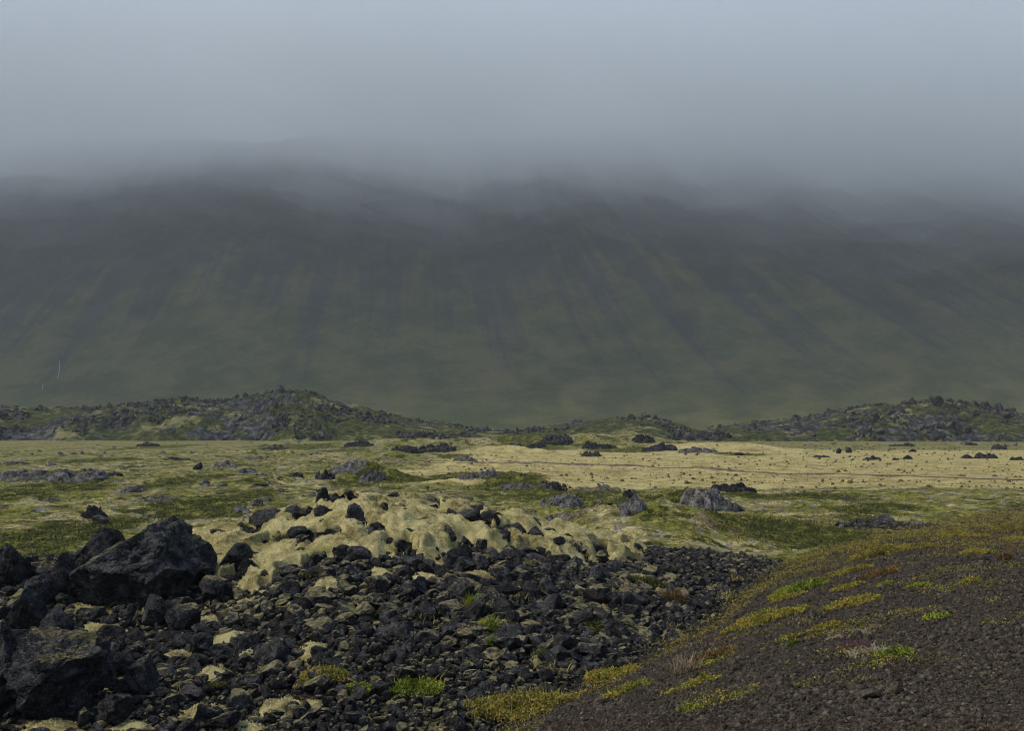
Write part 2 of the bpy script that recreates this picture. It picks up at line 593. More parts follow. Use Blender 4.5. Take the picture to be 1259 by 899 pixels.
def ico(level):
    if level in _ico:
        return _ico[level]
    if level == 0:
        p = (1 + 5 ** .5) / 2
        V = np.array([(-1, p, 0), (1, p, 0), (-1, -p, 0), (1, -p, 0), (0, -1, p), (0, 1, p), (0, -1, -p), (0, 1, -p), (p, 0, -1), (p, 0, 1), (-p, 0, -1), (-p, 0, 1)], float)
        V /= np.linalg.norm(V, axis=1)[:, None]
        Fc = np.array([(0, 11, 5), (0, 5, 1), (0, 1, 7), (0, 7, 10), (0, 10, 11), (1, 5, 9), (5, 11, 4), (11, 10, 2), (10, 7, 6), (7, 1, 8), (3, 9, 4), (3, 4, 2), (3, 2, 6), (3, 6, 8), (3, 8, 9), (4, 9, 5), (2, 4, 11), (6, 2, 10), (8, 6, 7), (9, 8, 1)])
    else:
        V0, F0 = ico(level - 1)
        E = np.sort(np.concatenate([F0[:, [0, 1]], F0[:, [1, 2]], F0[:, [2, 0]]]), 1)
        U, inv = np.unique(E, axis=0, return_inverse=True)
        inv = inv.ravel()
        M = V0[U[:, 0]] + V0[U[:, 1]]
        M /= np.linalg.norm(M, axis=1)[:, None]
        V = np.concatenate([V0, M])
        n = len(F0)
        a, b, c = (inv[:n] + len(V0), inv[n:2 * n] + len(V0), inv[2 * n:] + len(V0))
        Fc = np.concatenate([np.stack([F0[:, 0], a, c], 1), np.stack([F0[:, 1], b, a], 1), np.stack([F0[:, 2], c, b], 1), np.stack([a, b, c], 1)])
    _ico[level] = (V, Fc)
    return V, Fc


def rock_shape(seed, level, nplanes=11, rough=.05, planes=None, strata=0.0, dmin=.5, dmax=.82, roughscale=2.2, crag=0.0):
    """an angular broken stone of about unit radius: a ball cut by flat fracture planes, then roughened"""
    r = np.random.default_rng(seed)
    V, Fc = ico(level)
    V = V.copy()
    N = r.normal(size=(nplanes, 3))
    N /= np.linalg.norm(N, axis=1)[:, None]
    D = r.uniform(dmin, dmax, nplanes)
    cuts = [(n, d) for n, d in zip(N, D)]
    for p in planes or ():
        n = np.array(p[:3], float)
        cuts.append((n / np.linalg.norm(n), p[3]))
    for it in range(2):
        for n, d in cuts:
            s = V @ n - d
            V -= np.maximum(s, 0)[:, None] * n
    nrm = V / np.maximum(np.linalg.norm(V, axis=1), 1e-6)[:, None]
    off = seed * 3.7
    if rough:
        V = V + nrm * (rough * fbm(V * roughscale + off, 4 if level < 5 else 6, .55))[:, None]
        V = V + nrm * (rough * .8 * np.abs(fbm(V * roughscale * .8 + off + 9, 3, .5)))[:, None]
    if crag:
        V = V + nrm * (crag * (fbm(V * 1.9 + off, 5, .6, True) - .2) + crag * .5 * fbm(V * 5.5 + off, 3, .6, True))[:, None]
        V[:, 2] += crag * .5 * (np.round(V[:, 2] * 4 + fbm(V * 1.5 + off, 2)) / 4 - V[:, 2])
    if strata:
        q = V @ np.array([-.45, .2, .9]) * 3.3 + fbm(V * 1.6 + off, 4) * 2.2
        saw = np.abs((q % 1) - .5) * 2
        V = V + nrm * (strata * (.4 + .8 * sstep(-.2, .4, fbm(V * 1.1 + off + 5, 2))) * (np.minimum(saw * 3.5, 1) - 1))[:, None]
    return V, Fc


def rotm(yaw, tx, ty):
    cz, sz = np.cos(yaw), np.sin(yaw)
    cx, sx = np.cos(tx), np.sin(tx)
    cy, sy = np.cos(ty), np.sin(ty)
    z = np.zeros_like(yaw)
    o = np.ones_like(yaw)
    Rz = np.stack([np.stack([cz, -sz, z], -1), np.stack([sz, cz, z], -1), np.stack([z, z, o], -1)], -2)
    Rx = np.stack([np.stack([o, z, z], -1), np.stack([z, cx, -sx], -1), np.stack([z, sx, cx], -1)], -2)
    Ry = np.stack([np.stack([cy, z, sy], -1), np.stack([z, o, z], -1), np.stack([-sy, z, cy], -1)], -2)
    return Rz @ Rx @ Ry


def scatter(tmpl, P, S, R, rnd):
    """many copies of the template stones as one set of arrays"""
    Vs, Fs, A = [], [], []
    off = 0
    pick = np.arange(len(P)) % len(tmpl)
    for k, (tv, tf) in enumerate(tmpl):
        m = np.where(pick == k)[0]
        if not len(m):
            continue
        v = tv[None] * S[m][:, None, :]
        v = np.einsum('nij,nvj->nvi', R[m], v) + P[m][:, None, :]
        f = tf[None] + (np.arange(len(m)) * len(tv))[:, None, None] + off
        Vs.append(v.reshape(-1, 3))
        Fs.append(f.reshape(-1, 3))
        A.append(np.repeat(rnd[m], len(tv)))
        off += len(m) * len(tv)
    return np.concatenate(Vs), np.concatenate(Fs), np.concatenate(A)


# ------------------------------------------------------------------ ground sheet
def grid_faces(n, m, wrap=False):
    i = np.arange(n - 1)[:, None]
    j = np.arange(m if wrap else m - 1)[None]
    j2 = (j + 1) % m
    return np.stack([i * m + j + 0 * i, i * m + j2 + 0 * i, (i + 1) * m + j2, (i + 1) * m + j], -1).reshape(-1, 4)


GREEN = [(45, 612, 100, 26), (55, 664, 150, 44), (20, 690, 60, 30), (205, 601, 66, 12), (255, 628, 120, 30), (300, 618, 70, 16), (150, 650, 60, 14), (355, 590, 40, 10),
         (640, 606, 110, 12), (690, 618, 150, 16), (800, 630, 110, 26), (760, 648, 140, 20), (840, 645, 90, 16), (640, 592, 70, 10), (940, 658, 170, 34), (1010, 664, 170, 32), (1075, 648, 90, 12),
         (1060, 636, 90, 12), (1090, 628, 80, 8), (1000, 615, 120, 12), (930, 617, 80, 12), (180, 552, 60, 5), (205, 549, 50, 5), (340, 549, 60, 6), (370, 553, 70, 7),
         (420, 556, 50, 6), (560, 565, 40, 5), (650, 552, 90, 7), (560, 590, 60, 10), (500, 596, 80, 10), (440, 600, 70, 12), (95, 600, 60, 8), (120, 570, 100, 6), (270, 590, 60, 8),
         (910, 560, 60, 5), (760, 556, 80, 5), (30, 588, 80, 8)]
_gw = []
for gx, gy, gw, gh in GREEN:
    r = ray(gx, gy)
    d = -4.0 / r[2]
    d1 = -4.0 / ray(gx, gy - gh / 2)[2] if ray(gx, gy - gh / 2)[2] < -.004 else d * 1.5
    d2 = -4.0 / ray(gx, gy + gh / 2)[2]
    _gw.append((r[0] * d, (d1 + d2) / 2, gw / 2 * d / F, max((d1 - d2) / 2, .5)))


def green_mask(x, y):
    g = np.zeros(x.shape)
    for cx, cy, rx, ry in _gw:
        q = ((x - cx) / rx) ** 2 + ((y - cy) / ry) ** 2
        g = np.maximum(g, np.clip(1.25 - q * .75, 0, 1))
    return g


def rub_mask(x, y, td, u, cd):
    m = sstep(0.35, -.35, td) * sstep(cd + .9, cd + .1, y) * sstep(4, 8, y)
    strip = np.exp(-(((x - 14.9) / 1.7) ** 2 + ((y - 38.4) / 1.0) ** 2)) * sstep(.5, -.2, td)
    return np.maximum(m, np.clip(strip * 1.6, 0, 1))


ang = np.concatenate([np.radians(np.linspace(-32, 32, 1150)), np.radians(np.linspace(32, 328, 150)[1:-1])])
rad = np.concatenate([np.geomspace(.6, 11, 60)[:-1], np.geomspace(11, 62, 520)[:-1], np.geomspace(62, 420, 300)[:-1], np.geomspace(420, 6400, 40)])
RR, AA = np.meshgrid(rad, ang, indexing='ij')
gx, gy = (RR * np.sin(AA)).ravel(), (RR * np.cos(AA)).ravel()
gz, td, gu, gcd, gt, grw, over = Hfun(gx, gy, True)
front = gy > 0
gravel = sstep(-.12, .35, td) * 1.0
rubm = rub_mask(gx, gy, td, gu, gcd)
dist = np.hypot(gx, gy)
# the pale flat lies to the right, beyond the hummocks
pale = sstep(-30, 4, gx - .05 * gy) * sstep(52, 66, gy - .10 * gx) * sstep(178, 140, gy - .1 * gx) * (1 - .6 * sstep(8, 40, np.abs(n2(gx, gy, 40, 2, 1.0)) * 40))
pale = np.where(front, pale, .3)
verge = .85 * sstep(8, 1.0, td) * sstep(19, 34, gy) * sstep(-.2, .2, td) + .75 * sstep(.5, .1, np.abs(td - .25)) * sstep(10, 12, gy)
verge = np.maximum(verge, .55 * sstep(26, 46, gy) * sstep(-.3, .3, td) * sstep(9, 2, td))
gm = green_mask(gx, gy) * (1 - rubm)
gm = np.where(front, gm, 0)
gz = gz - .12 * rubm
gz += gm * .05 * n2(gx, gy, .8, 3, 12.0)
gV = np.stack([gx, gy, gz], 1)
gF = grid_faces(len(rad), len(ang), True)
gF = gF[:, ::-1]
cV = len(gV)
ground = mk('ground', gV, gF, MAT['ground'], {'pale': pale, 'green': gm, 'gravel': np.where(rubm > .5, 0, gravel), 'rubble': rubm, 'verge': np.clip(verge, 0, 1)})
tag(ground, kind='structure')

# ------------------------------------------------------------------ moss blanket over the crest
LOWER = [(222, 668), (240, 700), (262, 720), (300, 738), (330, 738), (362, 722), (392, 700), (430, 692), (480, 692), (515, 694), (540, 686), (570, 676), (620, 680), (660, 680), (700, 686), (760, 696), (795, 690)]
_lu = np.array([ray(a, b)[0] for a, b in LOWER])
_ld = np.array([hit(a, b)[1] for a, b in LOWER])


MPATCH = []
for qx, qy, qw, qh in [(96, 748, 66, 26), (22, 782, 50, 22), (40, 802, 40, 10), (296, 742, 70, 26), (244, 760, 44, 18), (178, 892, 60, 22), (60, 893, 60, 16), (402, 712, 40, 14), (470, 700, 30, 12), (112, 826, 34, 16), (206, 806, 40, 14), (268, 822, 36, 14), (345, 862, 40, 14), (290, 776, 40, 14), (120, 772, 40, 14), (310, 890, 44, 12),
                       (390, 790, 34, 12), (500, 768, 30, 10),
                       (150, 800, 30, 22), (330, 765, 40, 16), (250, 868, 44, 18), (520, 704, 28, 12), (360, 742, 40, 14), (590, 706, 30, 10), (655, 700, 26, 9), (300, 800, 34, 14), (700, 716, 34, 10), (620, 740, 30, 10),
                       (440, 735, 34, 12), (780, 706, 34, 8), (210, 830, 30, 14)]:
    c_ = hit(qx, qy)
    n_ = hit(qx, qy - qh / 2)
    f_ = hit(qx, qy + qh / 2)
    MPATCH.append((c_[0], c_[1], qw * .8 * c_[1] / F, qw * .66 * c_[1] / F))


def _mound(x, y):
    u = x / y
    cd, cz = crest_at(u)
    dl = np.interp(u, _lu, _ld)
    return np.minimum(np.minimum((y - dl) / .9 + .4, (cd + 2.5 - y)), np.minimum((u - _lu[0]) / .02 + .3, (_lu[-1] - u) / .02 + .3))


def moss_field(x, y):
    u = x / y
    cd, cz = crest_at(u)
    dl = np.interp(u, _lu, _ld)
    w = .8 * n2(x, y, 1.0, 4, 21.0) + .6 * n2(x, y, .42, 3, 23.0)
    m = np.minimum((y - dl) / 2.0, (cd + 1.5 - y) / .9)
    m = np.minimum(m, np.minimum((u - _lu[0]) / .018, (_lu[-1] - u) / .02))
    for a, b, ra, rb in MPATCH:
        q = np.sqrt(((x - a) / ra) ** 2 + ((y - b) / rb) ** 2)
        m = np.maximum(m, (1.0 - q) * .55)
    hole = worley(x + .2 * n2(x, y, .7, 2, 41.0), y, .62, 21)
    m = np.clip(m, -3, 1.2) + w * np.where(m > -1.5, 1, 0)
    return m - 1.7 * (hole[2] < .26) * sstep(.66, .42, hole[0])


def moss_height(x, y, m):
    th = sstep(-.15, .7, m)
    wx = x + .22 * n2(x, y, .8, 3, 31.0)
    wy = y + .22 * n2(x, y, .8, 3, 33.0)
    a1, a2, ah = worley(wx, wy, 1.05, 5)
    b1, b2, bh = worley(wx, wy, .46, 9)
    c1, c2, ch = worley(wx, wy, .2, 13)
    soft = sstep(-.25, .45, a2 - a1)
    dome = .10 * (.4 + ah) * (1 - np.clip(a1, 0, 1) ** 2) * soft
    dome += .075 * (.3 + bh) * (1 - np.clip(b1, 0, 1) ** 2) * sstep(-.2, .4, b2 - b1)
    dome += .030 * (.4 + ch) * (1 - np.clip(c1, 0, 1) ** 2)
    dome += .13 * (.45 + n2(x, y, 1.7, 3, 36.0)) + .06 * n2(x, y, .6, 3, 38.0)
    big = np.clip(_mound(x, y), 0, 1)
    return -.15 + th * (.13 + .04 * np.clip(_mound(x, y), 0, 1) + (.16 + 1.1 * big) * dome) + .016 * n2(x, y, .10, 3, 37.0)


mx, my = np.meshgrid(np.arange(-9.5, 5.0, .045), np.arange(11.6, 31.5, .045), indexing='ij')
shp = mx.shape
mxr, myr = mx.ravel(), my.ravel()
mf = moss_field(mxr, myr)
mz = Hfun(mxr, myr) + moss_height(mxr, myr, mf)
mF = grid_faces(*shp)
keep = (mf[mF] > -.25).any(1)
mF = mF[keep]
used = np.unique(mF)
remap = np.zeros(len(mf), int)
remap[used] = np.arange(len(used))
tag(mk('moss', np.stack([mxr, myr, mz], 1)[used], remap[mF], MAT['moss']), kind='stuff')
MOSSPTS = np.stack([mxr, myr, mz], 1)[(mf > -.12)]


def top_at(x, y):
    """height of ground or moss"""
    x = np.asarray(x, float).ravel()
    y = np.asarray(y, float).ravel()
    h = Hfun(x, y)
    m = moss_field(x, np.maximum(y, 1))
    mh = h + moss_height(x, y, m)
    inn = (m > -.1) & (y > 11.6) & (y < 31.5)
    return np.where(inn, np.maximum(h, mh), h), inn & (m > .25)


# ------------------------------------------------------------------ hero boulders and outcrops
FOOT = []          # footprints that keep the loose stones away


def place_rock(name, px, py, wpx, hpx, mat, seed, label, cat='rock', group=None, level=5, planes=None, nplanes=12, rough=.15, strata=0, depth=1.0, yaw=0.0, tilt=(0, 0), sink=.18, foot=True, dmin=.55, dmax=.85, crag=0.0):
    p = hit(px, py)
    d = p[1]
    w, h = wpx * d / F, hpx * d / F
    V, Fc = rock_shape(seed, level, nplanes, rough, planes, strata, dmin, dmax, 2.2, crag)
    M = rotm(np.array([yaw]), np.array([tilt[0]]), np.array([tilt[1]]))[0]
    V = V @ M.T
    lo, hi = V.min(0), V.max(0)
    V = (V - (lo + hi) / 2) / (hi - lo)
    V = V * np.array([w, w * depth, h * (1 + sink)])
    V[:, 2] += h * (1 + sink) / 2 - h * sink
    y0 = d + w * depth * .35
    base = H1(p[0], y0) if abs(H1(p[0], y0) - p[2]) < h * .4 else p[2]
    # keep the foot where the photograph shows it
    z0 = p[2]
    o = mk(name, V, Fc, mat, {'rnd': np.full(len(V), .5)}, True, None, (p[0], y0, z0))
    tag(o, label, cat, group)
    if foot:
        FOOT.append((p[0], y0, w * .46, w * depth * .46))
    return o


B = MAT['boulder']
place_rock('boulder', 154, 744, 164, 100, B, 41, 'huge layered black lava boulder with cracked slabs, largest stone beside the moss blanket', 'boulder', level=6,
           planes=[(-.62, -.1, .78, .46), (.78, -.2, .5, .52), (.2, -.9, .45, .5), (-.1, -.8, -.35, .62), (.95, -.3, -.2, .7)], nplanes=10, rough=.22, strata=.045, depth=.9, sink=.2, dmin=.62, dmax=.9)
place_rock('boulder', 112, 716, 70, 66, B, 52, 'sloping black slab leaning on the uphill side of the huge layered boulder', 'boulder', level=5,
           planes=[(-.7, -.1, .7, .4), (.1, -.9, .3, .45)], nplanes=6, rough=.12, strata=.04, depth=.9, foot=False)
place_rock('boulder', 58, 882, 132, 94, MAT['boulder_lichen'], 63, 'big grey-black boulder with pale lichen and moss spots above a dark overhang', 'boulder', level=6,
           planes=[(.1, -.3, .95, .42), (.55, -.75, -.35, .45), (-.2, -.8, .5, .5), (.9, -.1, .3, .72)], nplanes=8, rough=.24, strata=.02, depth=.9, sink=.15)
place_rock('boulder', -6, 872, 62, 100, B, 64, 'black boulder cut off at the lower left edge, next to the lichen-spotted boulder', 'boulder', level=5, rough=.16)
place_rock('boulder', 4, 722, 46, 52, B, 65, 'rugged dark lava block at the left edge with moss at its foot', 'boulder', level=5, rough=.2)
place_rock('boulder', 42, 748, 44, 40, B, 66, 'squat black block between the rugged edge block and the big layered boulder', 'boulder', level=5)
place_rock('boulder', 72, 738, 44, 56, B, 67, 'tall pointed black stone in the shadow of the huge layered boulder', 'boulder', level=5, planes=[(-.8, 0, .55, .4), (.7, 0, .5, .5)])
place_rock('boulder', 28, 772, 46, 48, B, 68, 'triangular charcoal stone standing below the squat black block', 'boulder', level=5, planes=[(-.75, -.2, .6, .38), (.7, -.2, .65, .42)])
place_rock('boulder', 62, 790, 40, 34, B, 69, 'dark block half under the triangular charcoal stone', 'boulder', level=5)
place_rock('rock', 48, 808, 36, 32, MAT['bare'], 70, 'dark wedge of lava lying on top of the lichen-spotted boulder bank', level=5, foot=False)
place_rock('rock', 286, 706, 44, 34, B, 71, 'slanting grey-black slab pointing up to the moss at the blanket\'s edge', level=5, planes=[(-.5, -.2, .85, .35)], tilt=(0, -.5), depth=1.1)
place_rock('rock', 304, 714, 26, 26, MAT['bare'], 72, 'split dark block directly below the slanting slab', level=5)
place_rock('rock', 276, 672, 22, 9, MAT['bare'], 73, 'small flat dark stone sunk in the moss blanket near the layered boulder', level=4, foot=False)
place_rock('rock', 246, 716, 34, 46, B, 74, 'long leaning black stone against the side of the huge layered boulder', level=5, tilt=(0, .5))
place_rock('rock', 262, 740, 40, 30, MAT['mossy_low'], 75, 'rounded dark stone with a mossy top below the green grass clump', level=5)
place_rock('rock', 186, 770, 40, 36, B, 76, 'rough lichen-flecked stone at the foot of the huge layered boulder', level=5)
place_rock('rock', 222, 776, 44, 30, MAT['mossy_low'], 77, 'dark slab with a pale lichen rim just downhill of the layered boulder', level=5)
place_rock('rock', 148, 832, 30, 28, B, 78, 'broad black stone right of the lichen-spotted boulder', level=5)
place_rock('rock', 172, 850, 36, 42, B, 79, 'tilted dark boulder with pointed top in the lower rubble', level=5, tilt=(0, .4), planes=[(.7, -.3, .6, .4)])
place_rock('rock', 135, 890, 40, 32, B, 80, 'rounded grey lava stone bedded in moss near the bottom edge', level=5)
L_ = MAT['boulder_lichen']
place_rock('rock', 397, 644, 30, 22, L_, 81, 'lower dark stone of the upright pair on the crest, white lichen streak', level=5)
place_rock('rock', 396, 626, 20, 26, MAT['bare'], 82, 'upper knob of the upright dark pair standing on the crest', level=5, foot=False)
place_rock('rock', 412, 624, 13, 17, L_, 83, 'small pale-spotted stone tucked between upright pair and moss crest', level=4)
place_rock('rock', 330, 650, 54, 24, B, 84, 'long low dark ridge rock along the back of the moss crest', level=5, depth=.6)
place_rock('rock', 362, 644, 34, 22, B, 85, 'dark ridge rock next to the upright pair with a white fleck', level=5)
place_rock('rock', 436, 650, 24, 30, L_, 86, 'dark grey rock breaking through the moss below the crest', level=5, foot=False)
place_rock('rock', 472, 636, 16, 18, L_, 87, 'small dark rock breaking through the middle of the moss blanket', level=5, foot=False)
place_rock('rock', 366, 668, 34, 20, L_, 88, 'lichen-grey rock poking from the lower fold of the moss blanket', level=5, foot=False)
place_rock('rock', 462, 656, 22, 13, MAT['bare'], 89, 'flat black rock at the moss blanket\'s lower fringe', level=4, foot=False)
place_rock('rock', 572, 652, 42, 24, MAT['bare'], 90, 'wedge-shaped black block set in a notch of the moss', level=5, planes=[(-.4, -.2, .9, .4)], foot=False)
place_rock('rock', 602, 648, 26, 20, MAT['bare'], 91, 'leaning black block on the moss just right of the notch wedge', level=5, tilt=(0, .5), foot=False)
place_rock('rock', 425, 618, 34, 14, MAT['dark_out'], 92, 'brown-black hump of lava behind the moss crest', level=5)
place_rock('rock', 520, 620, 40, 11, MAT['grey'], 93, 'grey lichen-covered ledge behind the middle of the moss crest', level=5)
place_rock('rock', 565, 622, 34, 12, MAT['grey'], 94, 'dark and white flecked ledge behind the right half of the crest', level=5)
place_rock('rock', 460, 614, 40, 10, MAT['grey'], 95, 'tan and grey lava bulge behind the highest moss hump', level=5)

G_, D_ = MAT['grey'], MAT['dark_out']
OUT = [  # px, py foot, width, height, material, label
    (20, 592, 62, 15, G_, 'pale grey lava slab at the left edge of the plain'),
    (86, 592, 66, 15, G_, 'long pale grey lava slab on the left plain, second from the edge'),
    (112, 638, 28, 20, D_, 'pointed dark lava stone standing in green grass beyond the layered boulder'),
    (136, 586, 22, 7, D_, 'small dark lava crust right of the long grey slab'),
    (242, 578, 12, 9, D_, 'tiny lone black stone in the middle of the left plain'),
    (274, 575, 26, 10, G_, 'grey double-humped lava outcrop on the left plain'),
    (160, 606, 30, 8, G_, 'low grey outcrop with white fleck beside a green hollow'),
    (186, 617, 46, 7, G_, 'flat whitish lava pavement above the layered boulder'),
    (300, 582, 26, 6, G_, 'thin grey crust beyond the upright pair of stones'),
    (60, 618, 18, 6, G_, 'little grey stone at the rim of the dark green hollow'),
    (398, 590, 22, 16, D_, 'knobbly dark outcrop left of the mossy hummock'),
    (362, 587, 18, 7, D_, 'low dark stone left of the knobbly outcrop'),
    (456, 592, 32, 15, G_, 'steep grey outcrop on the flank of the mossy hummock'),
    (428, 580, 40, 8, G_, 'grey capstone on top of the mossy hummock'),
    (500, 556, 36, 12, D_, 'dark broken ridge in the far middle of the plain'),
    (536, 556, 46, 15, D_, 'larger dark broken ridge right of its neighbour in the far plain'),
    (440, 549, 34, 7, D_, 'flat dark ledge far out near the left hill'),
    (572, 567, 30, 7, G_, 'pale low rock at the edge of the straw-coloured flat'),
    (600, 586, 26, 10, G_, 'grey crest stone on the green mound by the pale flat'),
    (575, 590, 26, 7, G_, 'grey lower stone on the green mound by the pale flat'),
    (634, 602, 40, 6, G_, 'flat pale slab in front of the green mound'),
    (680, 602, 34, 13, D_, 'black humped rock sitting alone before the pale flat'),
    (736, 604, 54, 8, G_, 'long pale ledge right of the black humped rock'),
    (776, 613, 18, 13, D_, 'small black stone on the pale mossy hummock'),
    (778, 633, 32, 16, G_, 'grey two-part rock above the deep green slope'),
    (690, 622, 50, 12, G_, 'rounded mossy grey hump left of the deep green slope'),
    (690, 645, 60, 10, G_, 'long buff lava hump just behind the rubble crest'),
    (872, 627, 62, 27, G_, 'large light grey cracked crag on the right hummock'),
    (898, 628, 36, 14, G_, 'sloping grey tail beside the large cracked crag'),
    (906, 604, 52, 13, D_, 'dark ridged rock on the skyline of the right hummock'),
    (685, 547, 36, 16, D_, 'rough black rock pile on the far edge of the plain'),
    (660, 551, 22, 8, D_, 'low black rock left of the rough far pile'),
    (738, 552, 40, 12, D_, 'dark crag at the foot of the far middle knoll'),
    (792, 545, 26, 12, D_, 'black squat crag right of the far middle knoll'),
    (812, 555, 40, 11, D_, 'broken dark ledge in front of the squat far crag'),
    (860, 557, 46, 9, G_, 'long grey rubble ledge far out behind the pale flat'),
    (728, 562, 26, 9, D_, 'small dark fang of rock nearest the far middle knoll'),
    (910, 560, 12, 5, D_, 'tiny dark stone on the far pale flat, alone'),
    (1032, 558, 7, 7, D_, 'left one of two small black stones side by side on the flat'),
    (1044, 557, 8, 7, D_, 'right one of two small black stones side by side on the flat'),
    (1012, 563, 20, 4, D_, 'thin dark line of stone left of the black cluster on the flat'),
    (1074, 566, 20, 7, D_, 'dark double lump of rock in the middle of the right flat'),
    (1102, 566, 8, 5, D_, 'small dark stone just left of the round black stone'),
    (1117, 565, 12, 7, D_, 'round black stone leaning up on the right flat'),
    (1123, 556, 9, 5, D_, 'lone tiny black stone before the right hill'),
    (1112, 549, 30, 6, D_, 'flat black ledge at the foot of the right hill'),
    (1190, 564, 14, 7, D_, 'black lump left of the jagged pile near the right edge'),
    (1215, 564, 26, 10, D_, 'jagged black rock pile on the flat near the right edge'),
    (1231, 553, 18, 10, D_, 'black pointed rock behind the jagged pile'),
    (1195, 548, 16, 6, D_, 'dark low rock below the right hill\'s green flank'),
    (1252, 566, 16, 6, D_, 'dark stone on the flat at the right picture edge'),
    (312, 566, 20, 5, G_, 'thin grey crust in the far left plain'),
    (215, 566, 30, 5, D_, 'dark flat crust in the far left plain'),
    (335, 552, 34, 6, D_, 'dark heathery ledge before the left hill'),
    (180, 549, 26, 5, D_, 'long thin dark ledge on the far left plain'),
    (18, 571, 26, 5, G_, 'thin grey crust near the left edge, farther than the slabs'),
]


def crag_patch(px, py, wpx, hpx, mat, seed, label, depth=.8):
    """a rugged outcrop: jointed blocks of different height, tilted and cracked, sinking into the turf all round"""
    r = np.random.default_rng(seed)
    p = hit(px, py)
    d = p[1]
    w, h = wpx * d / F, hpx * d / F
    D = w * depth
    n = 84 if wpx > 24 else 54
    g = np.linspace(-1.12, 1.12, n)
    X, Y = np.meshgrid(g, g, indexing='ij')
    x, y = X.ravel(), Y.ravel()
    nc = int(r.integers(18, 32))
    C = r.uniform(-1, 1, (nc, 2)) * np.array([1, 1])
    wx = x + .22 * n2(x, y, .6, 3, seed * .7)
    wy = y + .22 * n2(x, y, .6, 3, seed * .7 + 40)
    dd = np.hypot((wx[:, None] - C[None, :, 0]) * 1.0, (wy[:, None] - C[None, :, 1]) * .8)
    o = np.argsort(dd, 1)
    d1 = np.take_along_axis(dd, o[:, :1], 1)[:, 0]
    d2 = np.take_along_axis(dd, o[:, 1:2], 1)[:, 0]
    c = o[:, 0]
    q = np.hypot(x, y) + .28 * n2(x, y, .7, 3, seed * 1.3)
    peak = r.uniform(-.45, .45)
    env = np.clip(1.15 - q ** 4, -.3, 1) * (1 - .25 * np.abs(x - peak))
    lift = r.uniform(.18, 1.0, nc)
    tx, ty = r.normal(0, .35, nc), r.normal(0, .25, nc)
    z = env * (lift[c] + tx[c] * (wx - C[c, 0]) + ty[c] * (wy - C[c, 1]))
    crack = sstep(.0, .10, d2 - d1)
    z = z * (.5 + .5 * crack) + (.30 if mat is D_ else .18) * n2(x, y, .3, 4, seed * 2.1, .65, True) * sstep(-.1, .3, env)
    z = z / max(z.max(), .2) * (.8 if mat is D_ else .92)
    z = np.where(q > 1.02, np.minimum(z, -.12), z)
    xx, yy = x * w / 2, y * D / 2
    gz = Hfun(p[0] + xx, d + D * .4 + yy)
    zz = gz - p[2] + z * h * .95 - .03 * h
    zz = zz - sstep(.9, 1.1, np.maximum(np.abs(x), np.abs(y))) * (.25 * h + .1)
    o_ = mk('lava_outcrop', np.stack([xx, yy + D * .4, zz], 1), grid_faces(n, n), mat, {'rnd': np.full(n * n, r.uniform(.2, .8))}, True, None, p.tolist())
    tag(o_, label, 'outcrop')


for k, (px, py, w, h, m, lab) in enumerate(OUT):
    far = py < 575
    if w / h < 1.35:
        place_rock('lava_outcrop', px, py, w, h, m, 200 + k * 3, lab, 'outcrop', level=5, rough=.16, nplanes=12, depth=.8, sink=.3, foot=False, dmin=.4, dmax=.75, crag=.1)
    else:
        crag_patch(px, py, w * 1.12, h * 1.05, m, 200 + k * 3, lab, .75 if not far else .5)

# ------------------------------------------------------------------ loose stones of the heap
NT_ = 26
T4 = [rock_shape(300 + k, 4, 10 + k % 6, .10 + .06 * (k % 3), None, 0, .42, .8) for k in range(NT_)]
T3 = [rock_shape(400 + k, 3, 10 + k % 6, .16, None, 0, .42, .8) for k in range(NT_)]
T2 = [rock_shape(500 + k, 2, 9 + k % 5, .05, None, 0, .45, .8) for k in range(NT_)]
T1 = [rock_shape(600 + k, 1, 7, .06, None, 0, .5, .85) for k in range(16)]

N = 85000
cx = rng.uniform(-14, 17, N)
cy = rng.uniform(11.2, 41, N)
u = cx / cy
tdc = toe_dist(cx, cy)
ccd, _ = crest_at(u)
rm = rub_mask(cx, cy, tdc, u, ccd)
mfv = moss_field(cx, cy)
inm = (mfv > -.12) & (rng.uniform(0, 1, N) > np.where(_mound(cx, cy) > .1, .06, .5) + .15 * (mfv < .25))
fade = rng.uniform(0, 1, N)
ok = (rm > .35) & ~inm & (np.abs(u) < .58) & (fade < .35 + .65 * sstep(.1, -.9, tdc))
cx, cy, tdc = cx[ok], cy[ok], tdc[ok]
size = .135 * np.exp(rng.normal(0, .5, len(cx)))
size *= .62 + .62 * sstep(12, 24, cy) * sstep(6.5, 1.5, cx) + .15 * sstep(-3, -8, cx)
size *= 1 - .4 * sstep(2, 7, cx)
size *= 1 - .3 * sstep(-1.0, -.1, tdc)
size = np.clip(size, .065, .48)
order = np.argsort(-size)
cx, cy, size, tdc = cx[order], cy[order], size[order], tdc[order]
cell = {}
acc = []
for i in range(len(cx)):
    x, y, s = cx[i], cy[i], size[i]
    bad = False
    for fx, fy, fa, fb in FOOT:
        if ((x - fx) / (fa + s * .25)) ** 2 + ((y - fy) / (fb + s * .25)) ** 2 < 1:
            bad = True
            break
    if bad:
        continue
    a, b = int(x // .45), int(y // .45)
    for p in range(a - 1, a + 2):
        for q in range(b - 1, b + 2):
            for (x2, y2, s2) in cell.get((p, q), ()):
                if (x - x2) ** 2 + (y - y2) ** 2 < (.37 * (s + s2)) ** 2:
                    bad = True
                    break
            if bad:
                break
        if bad:
            break
    if bad:
        continue
    cell.setdefault((a, b), []).append((x, y, s))
    acc.append(i)
acc = np.array(acc)
cx, cy, size, tdc = cx[acc], cy[acc], size[acc], tdc[acc]
n = len(cx)
